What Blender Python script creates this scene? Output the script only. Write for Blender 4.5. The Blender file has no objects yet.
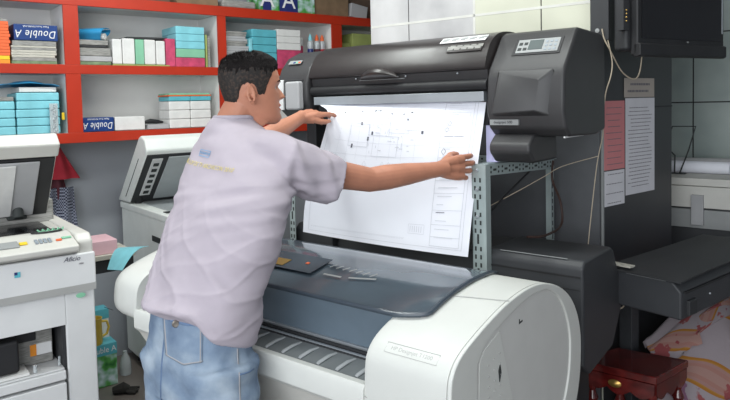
import bpy, bmesh, math, random
from mathutils import Vector, Matrix, noise
from mathutils.bvhtree import BVHTree
random.seed(7)
R = math.radians
C = bpy.context.scene.collection
V3 = Vector

# ---------------------------------------------------------------- materials
def mat(name, col, rough=.5, metal=0, var=.06, scale=12, bump=0, bscale=80, coat=0, trans=0, emis=None, stretch=None, spec=.5):
    m = bpy.data.materials.new(name); m.use_nodes = True
    nt = m.node_tree; b = nt.nodes['Principled BSDF']
    b.inputs['Roughness'].default_value = rough
    b.inputs['Metallic'].default_value = metal
    b.inputs['Specular IOR Level'].default_value = spec
    b.inputs['Coat Weight'].default_value = coat
    b.inputs['Transmission Weight'].default_value = trans
    tc = nt.nodes.new('ShaderNodeTexCoord'); mp = nt.nodes.new('ShaderNodeMapping')
    nt.links.new(tc.outputs['Object'], mp.inputs['Vector'])
    if stretch: mp.inputs['Scale'].default_value = stretch
    n = nt.nodes.new('ShaderNodeTexNoise'); n.inputs['Scale'].default_value = scale; n.inputs['Detail'].default_value = 4
    nt.links.new(mp.outputs['Vector'], n.inputs['Vector'])
    r = nt.nodes.new('ShaderNodeValToRGB')
    r.color_ramp.elements[0].position = .3; r.color_ramp.elements[1].position = .7
    r.color_ramp.elements[0].color = (*[max(0, c*(1-var)) for c in col], 1)
    r.color_ramp.elements[1].color = (*[min(1, c*(1+var)) for c in col], 1)
    nt.links.new(n.outputs['Fac'], r.inputs['Fac']); nt.links.new(r.outputs['Color'], b.inputs['Base Color'])
    if bump:
        n2 = nt.nodes.new('ShaderNodeTexNoise'); n2.inputs['Scale'].default_value = bscale; n2.inputs['Detail'].default_value = 3
        nt.links.new(mp.outputs['Vector'], n2.inputs['Vector'])
        bp = nt.nodes.new('ShaderNodeBump'); bp.inputs['Strength'].default_value = bump; bp.inputs['Distance'].default_value = .004
        nt.links.new(n2.outputs['Fac'], bp.inputs['Height']); nt.links.new(bp.outputs['Normal'], b.inputs['Normal'])
    if emis:
        b.inputs['Emission Color'].default_value = (*emis[0], 1); b.inputs['Emission Strength'].default_value = emis[1]
    return m
def ramp_mix(m, tex, cols, **kw):
    """replace the base colour of m by a ramp over a texture node"""
    nt = m.node_tree; b = nt.nodes['Principled BSDF']
    t = nt.nodes.new(tex)
    for k, v in kw.items(): t.inputs[k].default_value = v
    mp = [n for n in nt.nodes if n.type == 'MAPPING'][0]
    nt.links.new(mp.outputs['Vector'], t.inputs['Vector'])
    r = nt.nodes.new('ShaderNodeValToRGB')
    while len(r.color_ramp.elements) < len(cols): r.color_ramp.elements.new(.5)
    for e, (p, c) in zip(r.color_ramp.elements, cols): e.position = p; e.color = (*c, 1)
    nt.links.new(t.outputs[0], r.inputs['Fac']); nt.links.new(r.outputs['Color'], b.inputs['Base Color'])
    return m
M = {}
M['white_plastic'] = mat('white_plastic', (.66, .67, .64), .42, var=.02, bump=.05, bscale=300)
M['disc_plastic'] = mat('disc_plastic', (.62, .62, .60), .5, var=.02, bump=.05, bscale=300)
M['cream_plastic'] = mat('cream_plastic', (.60, .59, .55), .5, var=.03, bump=.05, bscale=300)
M['copier_plastic'] = mat('copier_plastic', (.66, .665, .67), .5, var=.03, bump=.05, bscale=300)
M['copier_green'] = mat('copier_green', (.76, .79, .76), .5, var=.03)
M['band_grey'] = mat('band_grey', (.40, .40, .39), .5)
M['dark_plastic'] = mat('dark_plastic', (.040, .039, .041), .45, var=.08, bump=.15, bscale=500)
M['hood_plastic'] = mat('hood_plastic', (.030, .025, .025), .3, var=.12, bump=.05, bscale=200)
M['graphite'] = mat('graphite', (.038, .040, .045), .5, var=.08, bump=.12, bscale=500)
M['black_gloss'] = mat('black_gloss', (.006, .006, .008), .12, var=0)
M['black'] = mat('black', (.014, .014, .016), .55, var=.2)
M['charcoal'] = mat('charcoal', (.026, .027, .030), .6, var=.1)
M['blue_grey'] = mat('blue_grey', (.125, .165, .205), .35, var=.05)
M['window'] = mat('window', (.075, .10, .125), .13, var=.12, scale=5, coat=.3)
M['window_rim'] = mat('window_rim', (.05, .065, .085), .25)
M['tray'] = mat('tray', (.16, .175, .18), .3, var=.1)
M['tray_rib'] = mat('tray_rib', (.34, .36, .37), .3)
M['rail'] = mat('rail', (.42, .45, .48), .35, metal=.5)
M['steel'] = mat('steel', (.42, .49, .49), .45, metal=.35, var=.08)
M['slot'] = mat('slot', (.03, .035, .035), .7)
M['red'] = mat('red', (.44, .026, .006), .4, var=.08, scale=6)
M['shelf_white'] = mat('shelf_white', (.74, .73, .71), .6, var=.06, scale=5)
M['paper'] = mat('paper', (.82, .83, .90), .6, var=.01)
M['paper_shaded'] = mat('paper_shaded', (.62, .60, .86), .6, var=.02)  # paper with shade mixed into its colour
M['ink_line'] = mat('ink_line', (.60, .61, .66), .7)
M['ink_dark'] = mat('ink_dark', (.10, .10, .13), .7)
M['white_paper'] = mat('white_paper', (.70, .695, .68), .7, var=.06, scale=20, bump=.5, bscale=22)
M['grey_page'] = mat('grey_page', (.40, .40, .41), .7, var=.06, scale=8)
M['mag_grey'] = mat('mag_grey', (.27, .265, .25), .7, var=.35, scale=30, stretch=(1, 1, 9))
M['mag_light'] = mat('mag_light', (.50, .48, .42), .7, var=.25, scale=40, stretch=(1, 1, 12))
M['mag_green'] = mat('mag_green', (.16, .22, .12), .7, var=.3, scale=30)
M['turq'] = mat('turq', (.10, .42, .50), .5, var=.1, scale=15, bump=.3, bscale=25)
M['turq_light'] = mat('turq_light', (.22, .58, .66), .5, var=.1, scale=15, bump=.3, bscale=25)
M['mint'] = mat('mint', (.22, .50, .33), .5, var=.08)
M['lime'] = mat('lime', (.33, .38, .12), .6, var=.1)
M['pink'] = mat('pink', (.52, .06, .14), .5, var=.2, scale=30)
M['pink_pale'] = mat('pink_pale', (.78, .50, .55), .6, var=.05)
M['orange'] = mat('orange', (.75, .13, .035), .6, var=.1)
M['orange_yellow'] = mat('orange_yellow', (.75, .26, .02), .6, var=.1)
M['yellow'] = mat('yellow', (.80, .55, .02), .6, var=.05)
M['royal'] = mat('royal', (.008, .04, .18), .4, var=.1)
M['navy'] = mat('navy', (.02, .03, .15), .4, var=.1)
M['wrapper_blue'] = mat('wrapper_blue', (.03, .26, .50), .3, var=.25, scale=8, bump=.3, bscale=30)
M['kraft'] = mat('kraft', (.20, .13, .075), .8, var=.2)
M['kraft_dark'] = mat('kraft_dark', (.10, .065, .045), .8, var=.2)
M['landscape'] = ramp_mix(mat('landscape', (.1, .3, .1), .5), 'ShaderNodeTexNoise', [(.35, (.02, .14, .03)), (.48, (.10, .36, .08)), (.56, (.30, .50, .40)), (.68, (.65, .75, .8))], Scale=14)
M['wall_grey'] = mat('wall_grey', (.31, .325, .355), .7, var=.05, scale=3, bump=.1, bscale=60)
M['floor'] = mat('floor', (.17, .145, .13), .35, var=.15, scale=5)
M['ceiling'] = mat('ceiling', (.7, .7, .68), .8)
M['marble'] = ramp_mix(mat('marble', (.6, .6, .6), .2, var=0), 'ShaderNodeTexNoise', [(.3, (.42, .41, .42)), (.5, (.56, .55, .55)), (.7, (.66, .65, .65))], Scale=3.2, Detail=6)
M['tile_green'] = ramp_mix(mat('tile_green', (.3, .34, .33), .3, var=0), 'ShaderNodeTexNoise', [(.3, (.25, .30, .29)), (.7, (.36, .41, .39))], Scale=4)
M['tile_cream'] = ramp_mix(mat('tile_cream', (.5, .5, .42), .25, var=0), 'ShaderNodeTexNoise', [(.3, (.55, .55, .45)), (.7, (.68, .68, .56))], Scale=3)
M['grout'] = mat('grout', (.03, .03, .03), .8)
M['grout_light'] = mat('grout_light', (.66, .65, .61), .8)
M['panel_black'] = mat('panel_black', (.036, .037, .042), .38, var=.12, scale=3)
M['notice_red'] = mat('notice_red', (.60, .22, .23), .7, var=.03)
M['notice_tan'] = mat('notice_tan', (.42, .37, .33), .7, var=.03)
M['notice'] = mat('notice', (.66, .65, .69), .7, var=.04)
M['print_grey'] = mat('print_grey', (.17, .16, .18), .7)
M['wood_red'] = ramp_mix(mat('wood_red', (.12, .01, .01), .16, coat=.5, stretch=(1, 6, 6)), 'ShaderNodeTexNoise', [(.3, (.06, .006, .006)), (.7, (.15, .014, .012))], Scale=5)
M['gold'] = mat('gold', (.55, .35, .10), .3, metal=.8)
M['cloth_red'] = mat('cloth_red', (.36, .02, .035), .9, var=.15)
M['maroon'] = mat('maroon', (.09, .02, .03), .9)
M['mug'] = mat('mug', (.60, .42, .06), .35)
M['glass_clear'] = mat('glass_clear', (.75, .8, .82), .15, var=.05, trans=.5)
M['rubber'] = mat('rubber', (.02, .018, .016), .8)
M['cord'] = mat('cord', (.50, .42, .32), .6)
M['cord_dark'] = mat('cord_dark', (.05, .025, .02), .6)
M['lcd'] = mat('lcd', (.10, .12, .12), .25)
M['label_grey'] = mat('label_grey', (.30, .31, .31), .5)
M['panel_grey'] = mat('panel_grey', (.085, .088, .096), .5, var=.08)
M['button_grey'] = mat('button_grey', (.28, .32, .36), .5)
M['white_bright'] = mat('white_bright', (.75, .75, .75), .5)
M['glass_pad'] = mat('glass_pad', (.42, .45, .46), .1, var=.04)
M['skin'] = mat('skin', (.50, .215, .135), .5, var=.10, scale=14, bump=.08, bscale=120)
M['lip'] = mat('lip', (.45, .14, .11), .45)
M['shirt'] = mat('shirt', (.45, .40, .455), .85, var=.02, scale=30, bump=.08, bscale=500)
M['print_blue'] = mat('print_blue', (.22, .40, .62), .7)
M['print_yellow'] = mat('print_yellow', (.66, .56, .24), .7)
M['jeans'] = ramp_mix(mat('jeans', (.2, .3, .45), .85, bump=.25, bscale=400), 'ShaderNodeTexNoise', [(.3, (.095, .145, .235)), (.5, (.20, .27, .37)), (.72, (.38, .455, .54))], Scale=9, Detail=6)
M['jeans_dark'] = mat('jeans_dark', (.13, .20, .33), .85, var=.15, scale=40)
M['stitch'] = mat('stitch', (.36, .36, .38), .8)
M['button_metal'] = mat('button_metal', (.30, .27, .24), .35, metal=.8)
M['hair'] = mat('hair', (.008, .006, .006), .8, spec=.2, var=.4, scale=200, bump=.6, bscale=350)
M['eye'] = mat('eye', (.55, .52, .50), .2)
M['shoe'] = mat('shoe', (.04, .03, .025), .5)
# hair of the shaved sides: skin shows between the hairs
hs = mat('hair_short', (.03, .02, .018), .7, bump=.4, bscale=350); ramp_mix(hs, 'ShaderNodeTexNoise', [(.45, (.010, .008, .007)), (.68, (.050, .030, .022))], Scale=130, Detail=3); M['hair_short'] = hs
# checked cloth
ck = mat('checked', (.1, .1, .2), .9, var=0); nt = ck.node_tree
tx = nt.nodes.new('ShaderNodeTexChecker'); tx.inputs['Scale'].default_value = 110; tx.inputs[1].default_value = (.30, .32, .40, 1); tx.inputs[2].default_value = (.018, .022, .05, 1)
nt.links.new([n for n in nt.nodes if n.type == 'TEX_COORD'][0].outputs['Object'], tx.inputs['Vector']); nt.links.new(tx.outputs['Color'], nt.nodes['Principled BSDF'].inputs['Base Color']); M['checked'] = ck
# floral quilt: cream, orange and red stripe bands, flowers
q = mat('floral', (.5, .4, .4), .9, var=0, bump=.2, bscale=60); nt = q.node_tree; L = nt.links
uv = nt.nodes.new('ShaderNodeUVMap')
wv = nt.nodes.new('ShaderNodeTexWave'); wv.inputs['Scale'].default_value = 1.1; wv.inputs['Distortion'].default_value = .5; wv.inputs['Detail Scale'].default_value = .8
mpq = nt.nodes.new('ShaderNodeMapping'); mpq.inputs['Rotation'].default_value = (0, 0, 1.05); L.new(uv.outputs[0], mpq.inputs[0]); L.new(mpq.outputs[0], wv.inputs['Vector'])
rq = nt.nodes.new('ShaderNodeValToRGB'); cr = rq.color_ramp
for p, c in [(.0, (.34, .29, .31)), (.66, (.35, .29, .31)), (.70, (.36, .15, .02)), (.78, (.40, .19, .04)), (.82, (.36, .20, .18)), (.9, (.36, .18, .15)), (.97, (.38, .22, .19))]:
    e = cr.elements.new(p); e.color = (*c, 1)
cr.elements.remove(cr.elements[0]); cr.elements.remove(cr.elements[len(cr.elements)-1]); cr.interpolation = 'CONSTANT'
L.new(wv.outputs[0], rq.inputs[0])
vo = nt.nodes.new('ShaderNodeTexVoronoi'); vo.inputs['Scale'].default_value = 9; L.new(uv.outputs[0], vo.inputs['Vector'])
no = nt.nodes.new('ShaderNodeTexNoise'); no.inputs['Scale'].default_value = 34; L.new(uv.outputs[0], no.inputs['Vector'])
ad = nt.nodes.new('ShaderNodeMath'); ad.operation = 'MULTIPLY_ADD'; L.new(no.outputs['Fac'], ad.inputs[0]); ad.inputs[1].default_value = .75; L.new(vo.outputs['Distance'], ad.inputs[2])
fr = nt.nodes.new('ShaderNodeValToRGB'); f = fr.color_ramp; f.elements[0].position = .69; f.elements[0].color = (1, 1, 1, 1); f.elements[1].position = .74; f.elements[1].color = (0, 0, 0, 1)
L.new(ad.outputs[0], fr.inputs[0])
fc = nt.nodes.new('ShaderNodeValToRGB'); g = fc.color_ramp; g.elements[0].color = (.24, .03, .04, 1); g.elements[1].color = (.13, .11, .24, 1); g.elements.new(.5).color = (.32, .09, .09, 1)
L.new(vo.outputs['Color'], fc.inputs[0])
mx = nt.nodes.new('ShaderNodeMix'); mx.data_type = 'RGBA'; L.new(fr.outputs[0], mx.inputs[0]); L.new(rq.outputs[0], mx.inputs[6]); L.new(fc.outputs[0], mx.inputs[7])
L.new(mx.outputs[2], nt.nodes['Principled BSDF'].inputs['Base Color']); M['floral'] = q

# ---------------------------------------------------------------- mesh helpers
class MB:
    def __init__(s): s.bm = bmesh.new()
    def box(s, x0, x1, y0, y1, z0, z1, mtx=None):
        vs = [s.bm.verts.new((x, y, z)) for z in (z0, z1) for y in (y0, y1) for x in (x0, x1)]
        for f in ((0, 2, 3, 1), (4, 5, 7, 6), (0, 1, 5, 4), (2, 6, 7, 3), (0, 4, 6, 2), (1, 3, 7, 5)): s.bm.faces.new([vs[i] for i in f])
        if mtx:
            for v in vs: v.co = mtx @ v.co
        return s
    def prism(s, prof, x0, x1, inner=None, mtx=None, axis='x'):
        """profile (y,z) extruded along x; inner = hole outline with the same count"""
        P = (lambda x, p: V3((x, p[0], p[1]))) if axis == 'x' else ((lambda x, p: V3((p[0], x, p[1]))) if axis == 'y' else (lambda x, p: V3((p[0], p[1], x))))
        T = mtx or Matrix()
        a = [s.bm.verts.new(T @ P(x0, p)) for p in prof]; b = [s.bm.verts.new(T @ P(x1, p)) for p in prof]; n = len(prof)
        for i in range(n): s.bm.faces.new((a[i], a[(i+1) % n], b[(i+1) % n], b[i]))
        if inner:
            c = [s.bm.verts.new(T @ P(x0, p)) for p in inner]; d = [s.bm.verts.new(T @ P(x1, p)) for p in inner]
            for i in range(n):
                j = (i+1) % n
                s.bm.faces.new((c[j], c[i], d[i], d[j])); s.bm.faces.new((a[j], a[i], c[i], c[j])); s.bm.faces.new((b[i], b[j], d[j], d[i]))
        else:
            s.bm.faces.new(a[::-1]); s.bm.faces.new(b)
        return s
    def hexa(s, p8):
        vs = [s.bm.verts.new(p) for p in p8]
        for f in ((0, 3, 2, 1), (4, 5, 6, 7), (0, 1, 5, 4), (1, 2, 6, 5), (2, 3, 7, 6), (3, 0, 4, 7)): s.bm.faces.new([vs[i] for i in f])
        return s
    def tube(s, pts, rad, n=10, flat=None, closed=False):
        """tube along pts; rad a number or list; flat=(vector, ratio) squashes along that direction"""
        pts = [V3(p) for p in pts]; m = len(pts)
        if not isinstance(rad, (list, tuple)): rad = [rad]*m
        t0 = (pts[1]-pts[0]).normalized(); up = V3((0, 0, 1)) if abs(t0.z) < .9 else V3((1, 0, 0))
        rings = []; nrm = up
        for i, p in enumerate(pts):
            t = ((pts[min(i+1, m-1)]-p).normalized() + (p-pts[max(i-1, 0)]).normalized()) if m > 1 else t0
            if t.length < 1e-6: t = t0
            t.normalize(); nrm = (nrm - t*nrm.dot(t)).normalized(); bn = t.cross(nrm)
            ring = []
            for k in range(n):
                a = 2*math.pi*k/n; o = (nrm*math.cos(a)+bn*math.sin(a))*rad[i]
                if flat: f = V3(flat[0]).normalized(); o -= f*o.dot(f)*(1-flat[1])
                ring.append(s.bm.verts.new(p+o))
            rings.append(ring)
        for i in range(m-1):
            for k in range(n): s.bm.faces.new((rings[i][k], rings[i][(k+1) % n], rings[i+1][(k+1) % n], rings[i+1][k]))
        s.bm.faces.new(rings[0][::-1]); s.bm.faces.new(rings[-1])
        return s
    def lathe(s, prof, c=(0, 0, 0), n=24, mtx=None):
        T = mtx or Matrix.Translation(c); rings = []
        for r, z in prof:
            rings.append([s.bm.verts.new(T @ V3((max(r, 1e-4)*math.cos(2*math.pi*k/n), max(r, 1e-4)*math.sin(2*math.pi*k/n), z))) for k in range(n)])
        for i in range(len(rings)-1):
            for k in range(n): s.bm.faces.new((rings[i][k], rings[i][(k+1) % n], rings[i+1][(k+1) % n], rings[i+1][k]))
        s.bm.faces.new(rings[0][::-1]); s.bm.faces.new(rings[-1]); return s
    def ball(s, c, r, n=12):
        if not isinstance(r, (tuple, list)): r = (r, r, r)
        return s.lathe([(math.sin(math.pi*i/n), -math.cos(math.pi*i/n)) for i in range(n+1)], n=2*n, mtx=Matrix.Translation(c) @ Matrix.Diagonal((*r, 1)))
    def grid(s, fn, nu, nv, thick=None):
        """surface fn(u,v) -> Vector; thick gives it a second side"""
        g = [[s.bm.verts.new(fn(i/nu, j/nv)) for j in range(nv+1)] for i in range(nu+1)]
        uvl = s.bm.loops.layers.uv.verify()
        for i in range(nu):
            for j in range(nv):
                f = s.bm.faces.new((g[i][j], g[i+1][j], g[i+1][j+1], g[i][j+1]))
                for l, (a, b) in zip(f.loops, ((i, j), (i+1, j), (i+1, j+1), (i, j+1))): l[uvl].uv = (a/nu, b/nv)
        if thick:
            bmesh.ops.recalc_face_normals(s.bm, faces=s.bm.faces)
            bmesh.ops.solidify(s.bm, geom=s.bm.faces[:], thickness=thick)
        return s
    def build(s, name, m, parent=None, bevel=0, smooth=35, seg=2, kind=None, label=None):
        bmesh.ops.recalc_face_normals(s.bm, faces=s.bm.faces)
        me = bpy.data.meshes.new(name); s.bm.to_mesh(me); s.bm.free()
        return obj(name, me, m, parent, bevel, smooth, seg, kind, label)
def obj(name, me, m, parent=None, bevel=0, smooth=35, seg=2, kind=None, label=None):
    ms = m if isinstance(m, list) else [m]
    for k in ms: me.materials.append(M[k])
    for p in me.polygons: p.use_smooth = True
    me.set_sharp_from_angle(angle=R(smooth))
    o = bpy.data.objects.new(name, me); C.objects.link(o)
    if bevel:
        b = o.modifiers.new('bevel', 'BEVEL'); b.width = bevel; b.segments = seg; b.limit_method = 'ANGLE'; b.angle_limit = R(35); b.harden_normals = True
    if parent: o.parent = parent
    if kind: o['kind'] = kind
    if label: o['label'] = label
    return o
def tag(o, label, cat, group=None):
    o['label'] = label; o['category'] = cat
    if group: o['group'] = group
    return o
def thing(name, label, cat, loc=(0, 0, 0), rz=0, group=None):
    o = bpy.data.objects.new(name, None); C.objects.link(o); o.empty_display_size = .1
    o.location = loc; o.rotation_euler = (0, 0, rz); return tag(o, label, cat, group)
def struct(o): o['kind'] = 'structure'; return o
def copy_thing(o, parent=None):
    c = o.copy(); C.objects.link(c)
    if parent: c.parent = parent
    for ch in list(o.children): copy_thing(ch, c)
    return c
dg = None
def evaluated(o):
    bpy.context.view_layer.update()
    d = bpy.context.evaluated_depsgraph_get()
    return bpy.data.meshes.new_from_object(o.evaluated_get(d))
def text(s, size, m, parent, mtx, name='lettering', extrude=.0005, shear=0, sx=1, spacing=1):
    cu = bpy.data.curves.new('t', 'FONT'); cu.body = s; cu.size = size; cu.extrude = extrude; cu.align_x = 'CENTER'; cu.align_y = 'CENTER'; cu.shear = shear; cu.space_character = spacing; cu.resolution_u = 3
    t = bpy.data.objects.new('t', cu); C.objects.link(t); me = evaluated(t); bpy.data.objects.remove(t); bpy.data.curves.remove(cu)
    me.transform(mtx @ Matrix.Diagonal((sx, 1, 1, 1)))
    if parent is None: return me
    return obj(name, me, m, parent)
def plane_m(o, x, y):
    """matrix whose local x/y run along the given vectors"""
    x = V3(x).normalized(); y = V3(y); y = (y-x*y.dot(x)).normalized(); z = x.cross(y)
    return Matrix(((x.x, y.x, z.x, o[0]), (x.y, y.y, z.y, o[1]), (x.z, y.z, z.z, o[2]), (0, 0, 0, 1)))
FRONT = lambda x, y, z: plane_m((x, y, z), (1, 0, 0), (0, 0, 1))      # lettering on a face that looks along -y

# ---------------------------------------------------------------- directions of the place
SH = math.atan2(.622, .783)                 # the shelf wall runs this way
PR = -R(39)                                 # the plotters run this way
# ---------------------------------------------------------------- the setting
def quadbox(pts, z0, z1, name, m, th=None):
    b = MB(); b.prism(pts, z0, z1, axis='z'); o = b.build(name, m); struct(o); return o
quadbox([(-4.6, -1.6), (3.4, -1.6), (3.4, 6.6), (-4.6, 6.6)], -.06, 0, 'floor', 'floor')
quadbox([(-4.6, -1.6), (3.4, -1.6), (3.4, 6.6), (-4.6, 6.6)], 3.0, 3.06, 'ceiling', 'ceiling')
def local_pts(o, rz, pts):
    c, s = math.cos(rz), math.sin(rz); return [(o[0]+x*c-y*s, o[1]+x*s+y*c) for x, y in pts]
SO = (-1.61, 3.45)
quadbox(local_pts(SO, SH, [(-3.9, .31), (3.4, .31), (3.4, .46), (-3.9, .46)]), 0, 3.0, 'wall_left', 'wall_grey')
# tiled wall behind the plotters, pillar end at its left
CO = (1.03, 2.77)
TW = thing('wall_back', 'x', 'x', (CO[0], CO[1], 0), PR)
for k in ('label', 'category'): del TW[k]
struct(TW)
MB().box(-1.26, 0, .004, .30, 0, 3.0).build('wall_core', 'grout', TW)
xs = [-1.26, -1.01, -.62, -.275, -.002]; zs = [0, .44, .94, 1.44, 1.94, 2.44, 3.0]
for i in range(4):
    b = MB()
    for j in range(6): b.box(xs[i]+(.003 if i in (1, 3) else 0), xs[i+1]-(.003 if i in (0, 2) else 0), 0, .006, zs[j], zs[j+1]-.001)
    b.build('wall_tile', 'marble' if i < 2 else 'tile_cream', TW)
b = MB()
for z in zs[1:-1]: b.box(-1.26, -.002, -.0012, .001, z-.006, z+.006)
b.box(-.625, -.613, -.0012, .001, 0, 3); b.build('grout_line', 'grout_light', TW)
MB().box(-1.264, -1.255, -.001, .302, 0, 3.0).build('wall_tile', 'marble', TW)
# black clad column right of it
CL = thing('wall_column', 'x', 'x', (CO[0], CO[1], 0), SH)
for k in ('label', 'category'): del CL[k]
struct(CL); CL.name = 'trim_1'
MB().box(.001, .62, .0, .5, 0, 3.0).build('column_cladding', 'panel_black', CL, bevel=.003)
MB().box(-.006, .004, -.004, .006, .5, 1.40).build('edge_strip', 'label_grey', CL)
MB().box(.0, .62, -.002, 0, 1.472, 1.478).build('joint', 'black', CL)
o = MB().box(-.66, -.004, -.03, -.012, 0, 1.62).build('trim_2', 'panel_grey'); o.location = (CO[0], CO[1], 0); o.rotation_euler.z = PR; struct(o)
# green tiled wall far right
GW = thing('wall_right', 'x', 'x', (1.9, 4.0, 0), PR)
for k in ('label', 'category'): del GW[k]
struct(GW)
MB().box(-1.5, 2.2, .004, .2, 0, 3.0).build('wall_core', 'grout', GW)
b = MB()
zz = [0, .33, .73, 1.06, 1.483, 1.9, 2.3, 3.0]; xx = [-1.5, -.8, -.33, .14, .61, 1.08, 1.6, 2.2]
for j in range(7):
    for i in range(7): b.box(xx[i]+.004, xx[i+1]-.004, 0, .006, zz[j]+.004, zz[j+1]-.004)
b.build('wall_tile', 'tile_green', GW)
quadbox([(3.3, -1.6), (3.4, -1.6), (3.4, 3.2), (3.3, 3.2)], 0, 3.0, 'wall_far_right', 'wall_grey')

# ---------------------------------------------------------------- wall shelf and what stands on it
SF = thing('wall_shelf', 'red fronted white wall shelf of open cells above the copiers', 'shelf', (SO[0], SO[1], 0), SH)
stiles = [(-.80, -.72), (.012, .088), (.908, .962), (1.783, 1.867), (2.62, 2.70)]
for z0, z1 in ((1.345, 1.40), (1.72, 1.77), (2.09, 2.145)):
    MB().box(-.80, 2.70, .015, .30, z0+.006, z1-.004).build('shelf_board', 'shelf_white', SF)
    MB().box(-.80, 2.70, 0, .015, z0, z1).build('front_trim', 'red', SF, bevel=.002)
MB().box(-.80, 2.70, .0, .30, 2.1445, 2.15).build('top_panel', 'red', SF)
for x0, x1 in stiles:
    for z0, z1 in ((1.40, 1.72), (1.77, 2.09)):
        MB().box(x0+.004, x1-.004, .0152, .2995, z0-.005, z1+.005).build('side_panel', 'shelf_white', SF)
        MB().box(x0, x1, .0006, .0149, z0+.0004, z1-.0004).build('front_trim', 'red', SF)
MB().box(-.80, 2.70, .2996, .306, 1.346, 2.14).build('back_panel', 'shelf_white', SF)
def on_shelf(name, label, cat, x0, x1, y0, y1, z0, z1, m, group=None, bevel=.003, rz=0, tilt=0, base=None):
    """block shaped thing resting on a shelf, with its own origin at its base"""
    cx, cy = (x0+x1)/2, (y0+y1)/2
    bo = base or (SO, SH); p = local_pts(bo[0], bo[1], [(cx, cy)])[0]
    w, d, h = (x1-x0)/2, (y1-y0)/2, z1-z0
    b = MB(); b.grid(lambda u, v: V3((0, 0, 0)), 1, 1) if False else None
    b.box(-w, w, -d, d, 0, h)
    o = b.build(name, m, bevel=min(bevel, h*.3)); o.location = (p[0], p[1], z0); o.rotation_euler = (0, tilt, bo[1]+rz); tag(o, label, cat, group); return o
def wrap_lines(o, x0, x1, h, m='white_paper', y=None): pass
Z1, Z2, Z0 = 1.772, 2.151, 1.402
# left upper cell: orange booklets, magazines, blue carton
z = Z1
for k in range(13):
    h = .016; m = 'orange'; nm = 'orange booklet'
    if k == 0: m = 'orange_yellow'; h = .020
    if k == 1: m = 'yellow'; h = .020
    lab = {0: 'amber booklet at the very bottom of the orange stack in left shelf cell', 1: 'yellow booklet low in the orange stack in left shelf cell'}.get(k, 'orange booklet in the flat stack at the left edge of the upper shelf')
    on_shelf('booklet', lab, 'booklet', -.50+random.uniform(-.002, .002), -.243+random.uniform(-.004, .004), .03, .23, z, z+h-.001, m, 'orange booklets in the left shelf cell', .001); z += h
on_shelf('magazine', 'grey topmost magazine lying on the orange booklet stack', 'magazine', -.5, -.25, .035, .23, z, z+.012, 'mag_grey', None, .001)
z = Z1
spec = [('mag_green', .016), ('mag_grey', .018), ('mag_light', .013), ('mag_light', .013), ('mag_light', .013), ('mag_grey', .012), ('mag_light', .010), ('mag_grey', .026)]
words = ['green edged', 'dark grey', 'cream paged', 'cream paged', 'cream paged', 'grey', 'pale', 'thick grey']
poss = ['lowest', 'second from the bottom', 'third from the bottom', 'fourth from the bottom', 'fifth from the bottom', 'third from the top', 'second from the top', 'topmost']
for (m, h), w, ps in zip(spec, words, poss):
    on_shelf('magazine', f'{w} magazine, {ps} under the blue carton in left shelf cell', 'magazine', -.235+random.uniform(-.006, .006), -.018+random.uniform(-.012, 0), .03, .24, z, z+h-.001, m, 'magazines under the blue carton', .001, rz=random.uniform(-.02, .02)); z += h
def double_a(x0, x1, z0, z1, label, flip, base=None, y0=.03, y1=.25, sz=.045):
    o = on_shelf('paper_carton', label, 'carton', x0, x1, y0, y1, z0, z1, 'royal', base=base)
    w = x1-x0; h = z1-z0; a = R(180) if flip else 0
    Mx = FRONT(0, -(y1-y0)/2-.0008, h/2) @ Matrix.Rotation(a, 4, 'Z')
    text('Double A', h*.68, 'white_bright', o, Mx @ Matrix.Translation((0, h*.08, 0)), shear=.25, sx=min(1.3, w/(h*.68*4.6)), spacing=1.1)
    text('Paper from KHAN-NA', h*.16, 'white_bright', o, Mx @ Matrix.Translation((0, -h*.38, 0)))
    return o
double_a(-.222, -.012, z+.002, z+.085, 'dark blue carton with upside down white lettering on top of magazines', True)
# left lower cell: turquoise reams
for col, (x0, x1, n) in enumerate(((-.455, -.235, 4), (-.228, -.02, 5))):
    for k in range(n):
        lab = (['lowest', 'second lowest', 'third', 'topmost'] if n == 4 else ['lowest', 'second', 'middle', 'fourth', 'topmost'])[k]
        on_shelf('paper_ream', f'turquoise paper ream, {lab} in the {"left" if col == 0 else "right"} stack of the lower left cell', 'paper ream', x0+random.uniform(-.003, .003), x1, .03, .29, Z0+k*.044, Z0+k*.044+.0425, 'turq_light', 'turquoise reams in the lower left cell', .006)
on_shelf('paper_stack', 'white loose paper stack on turquoise reams under blue wrapper', 'paper', -.21, -.03, .04, .27, Z0+.222, Z0+.248, 'white_paper')
b = MB(); b.grid(lambda u, v: V3(((u-.5)*.30, (v-.5)*.26, .028*math.sin(math.pi*u)*(.6+.4*math.sin(5*v))+.012*noise.noise((u*4, v*4, 3)))), 20, 12, .002)
o = b.build('paper_wrapper', 'wrapper_blue'); p = local_pts(SO, SH, [(-.165, .15)])[0]; o.location = (p[0], p[1], Z0+.253); o.rotation_euler.z = SH; tag(o, 'crumpled bright blue wrapper lying on top of the turquoise reams', 'wrapper')
on_shelf('magazine', 'dark red edged magazine on the left turquoise stack', 'magazine', -.45, -.238, .04, .26, Z0+.178, Z0+.198, 'mag_grey', bevel=.001)
b = MB(); b.box(-.02, .02, -.003, .003, 0, .16); o = b.build('plastic_strip', 'glass_clear'); p = local_pts(SO, SH, [(-.055, .012)])[0]; o.location = (p[0], p[1], Z0); o.rotation_euler.z = SH
tag(o, 'clear plastic strip of bubbles hanging in front of turquoise reams', 'plastic strip')
b = MB()
for k in range(14): b.ball((random.uniform(-.012, .012), -.004, .008+k*.011), .006, 5)
b.build('bubble', 'glass_clear', o)
on_shelf('glue_bottle', 'tiny yellow capped tube beside the turquoise reams', 'tube', -.010, .004, .03, .045, Z0+.07, Z0+.11, 'yellow')
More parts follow.
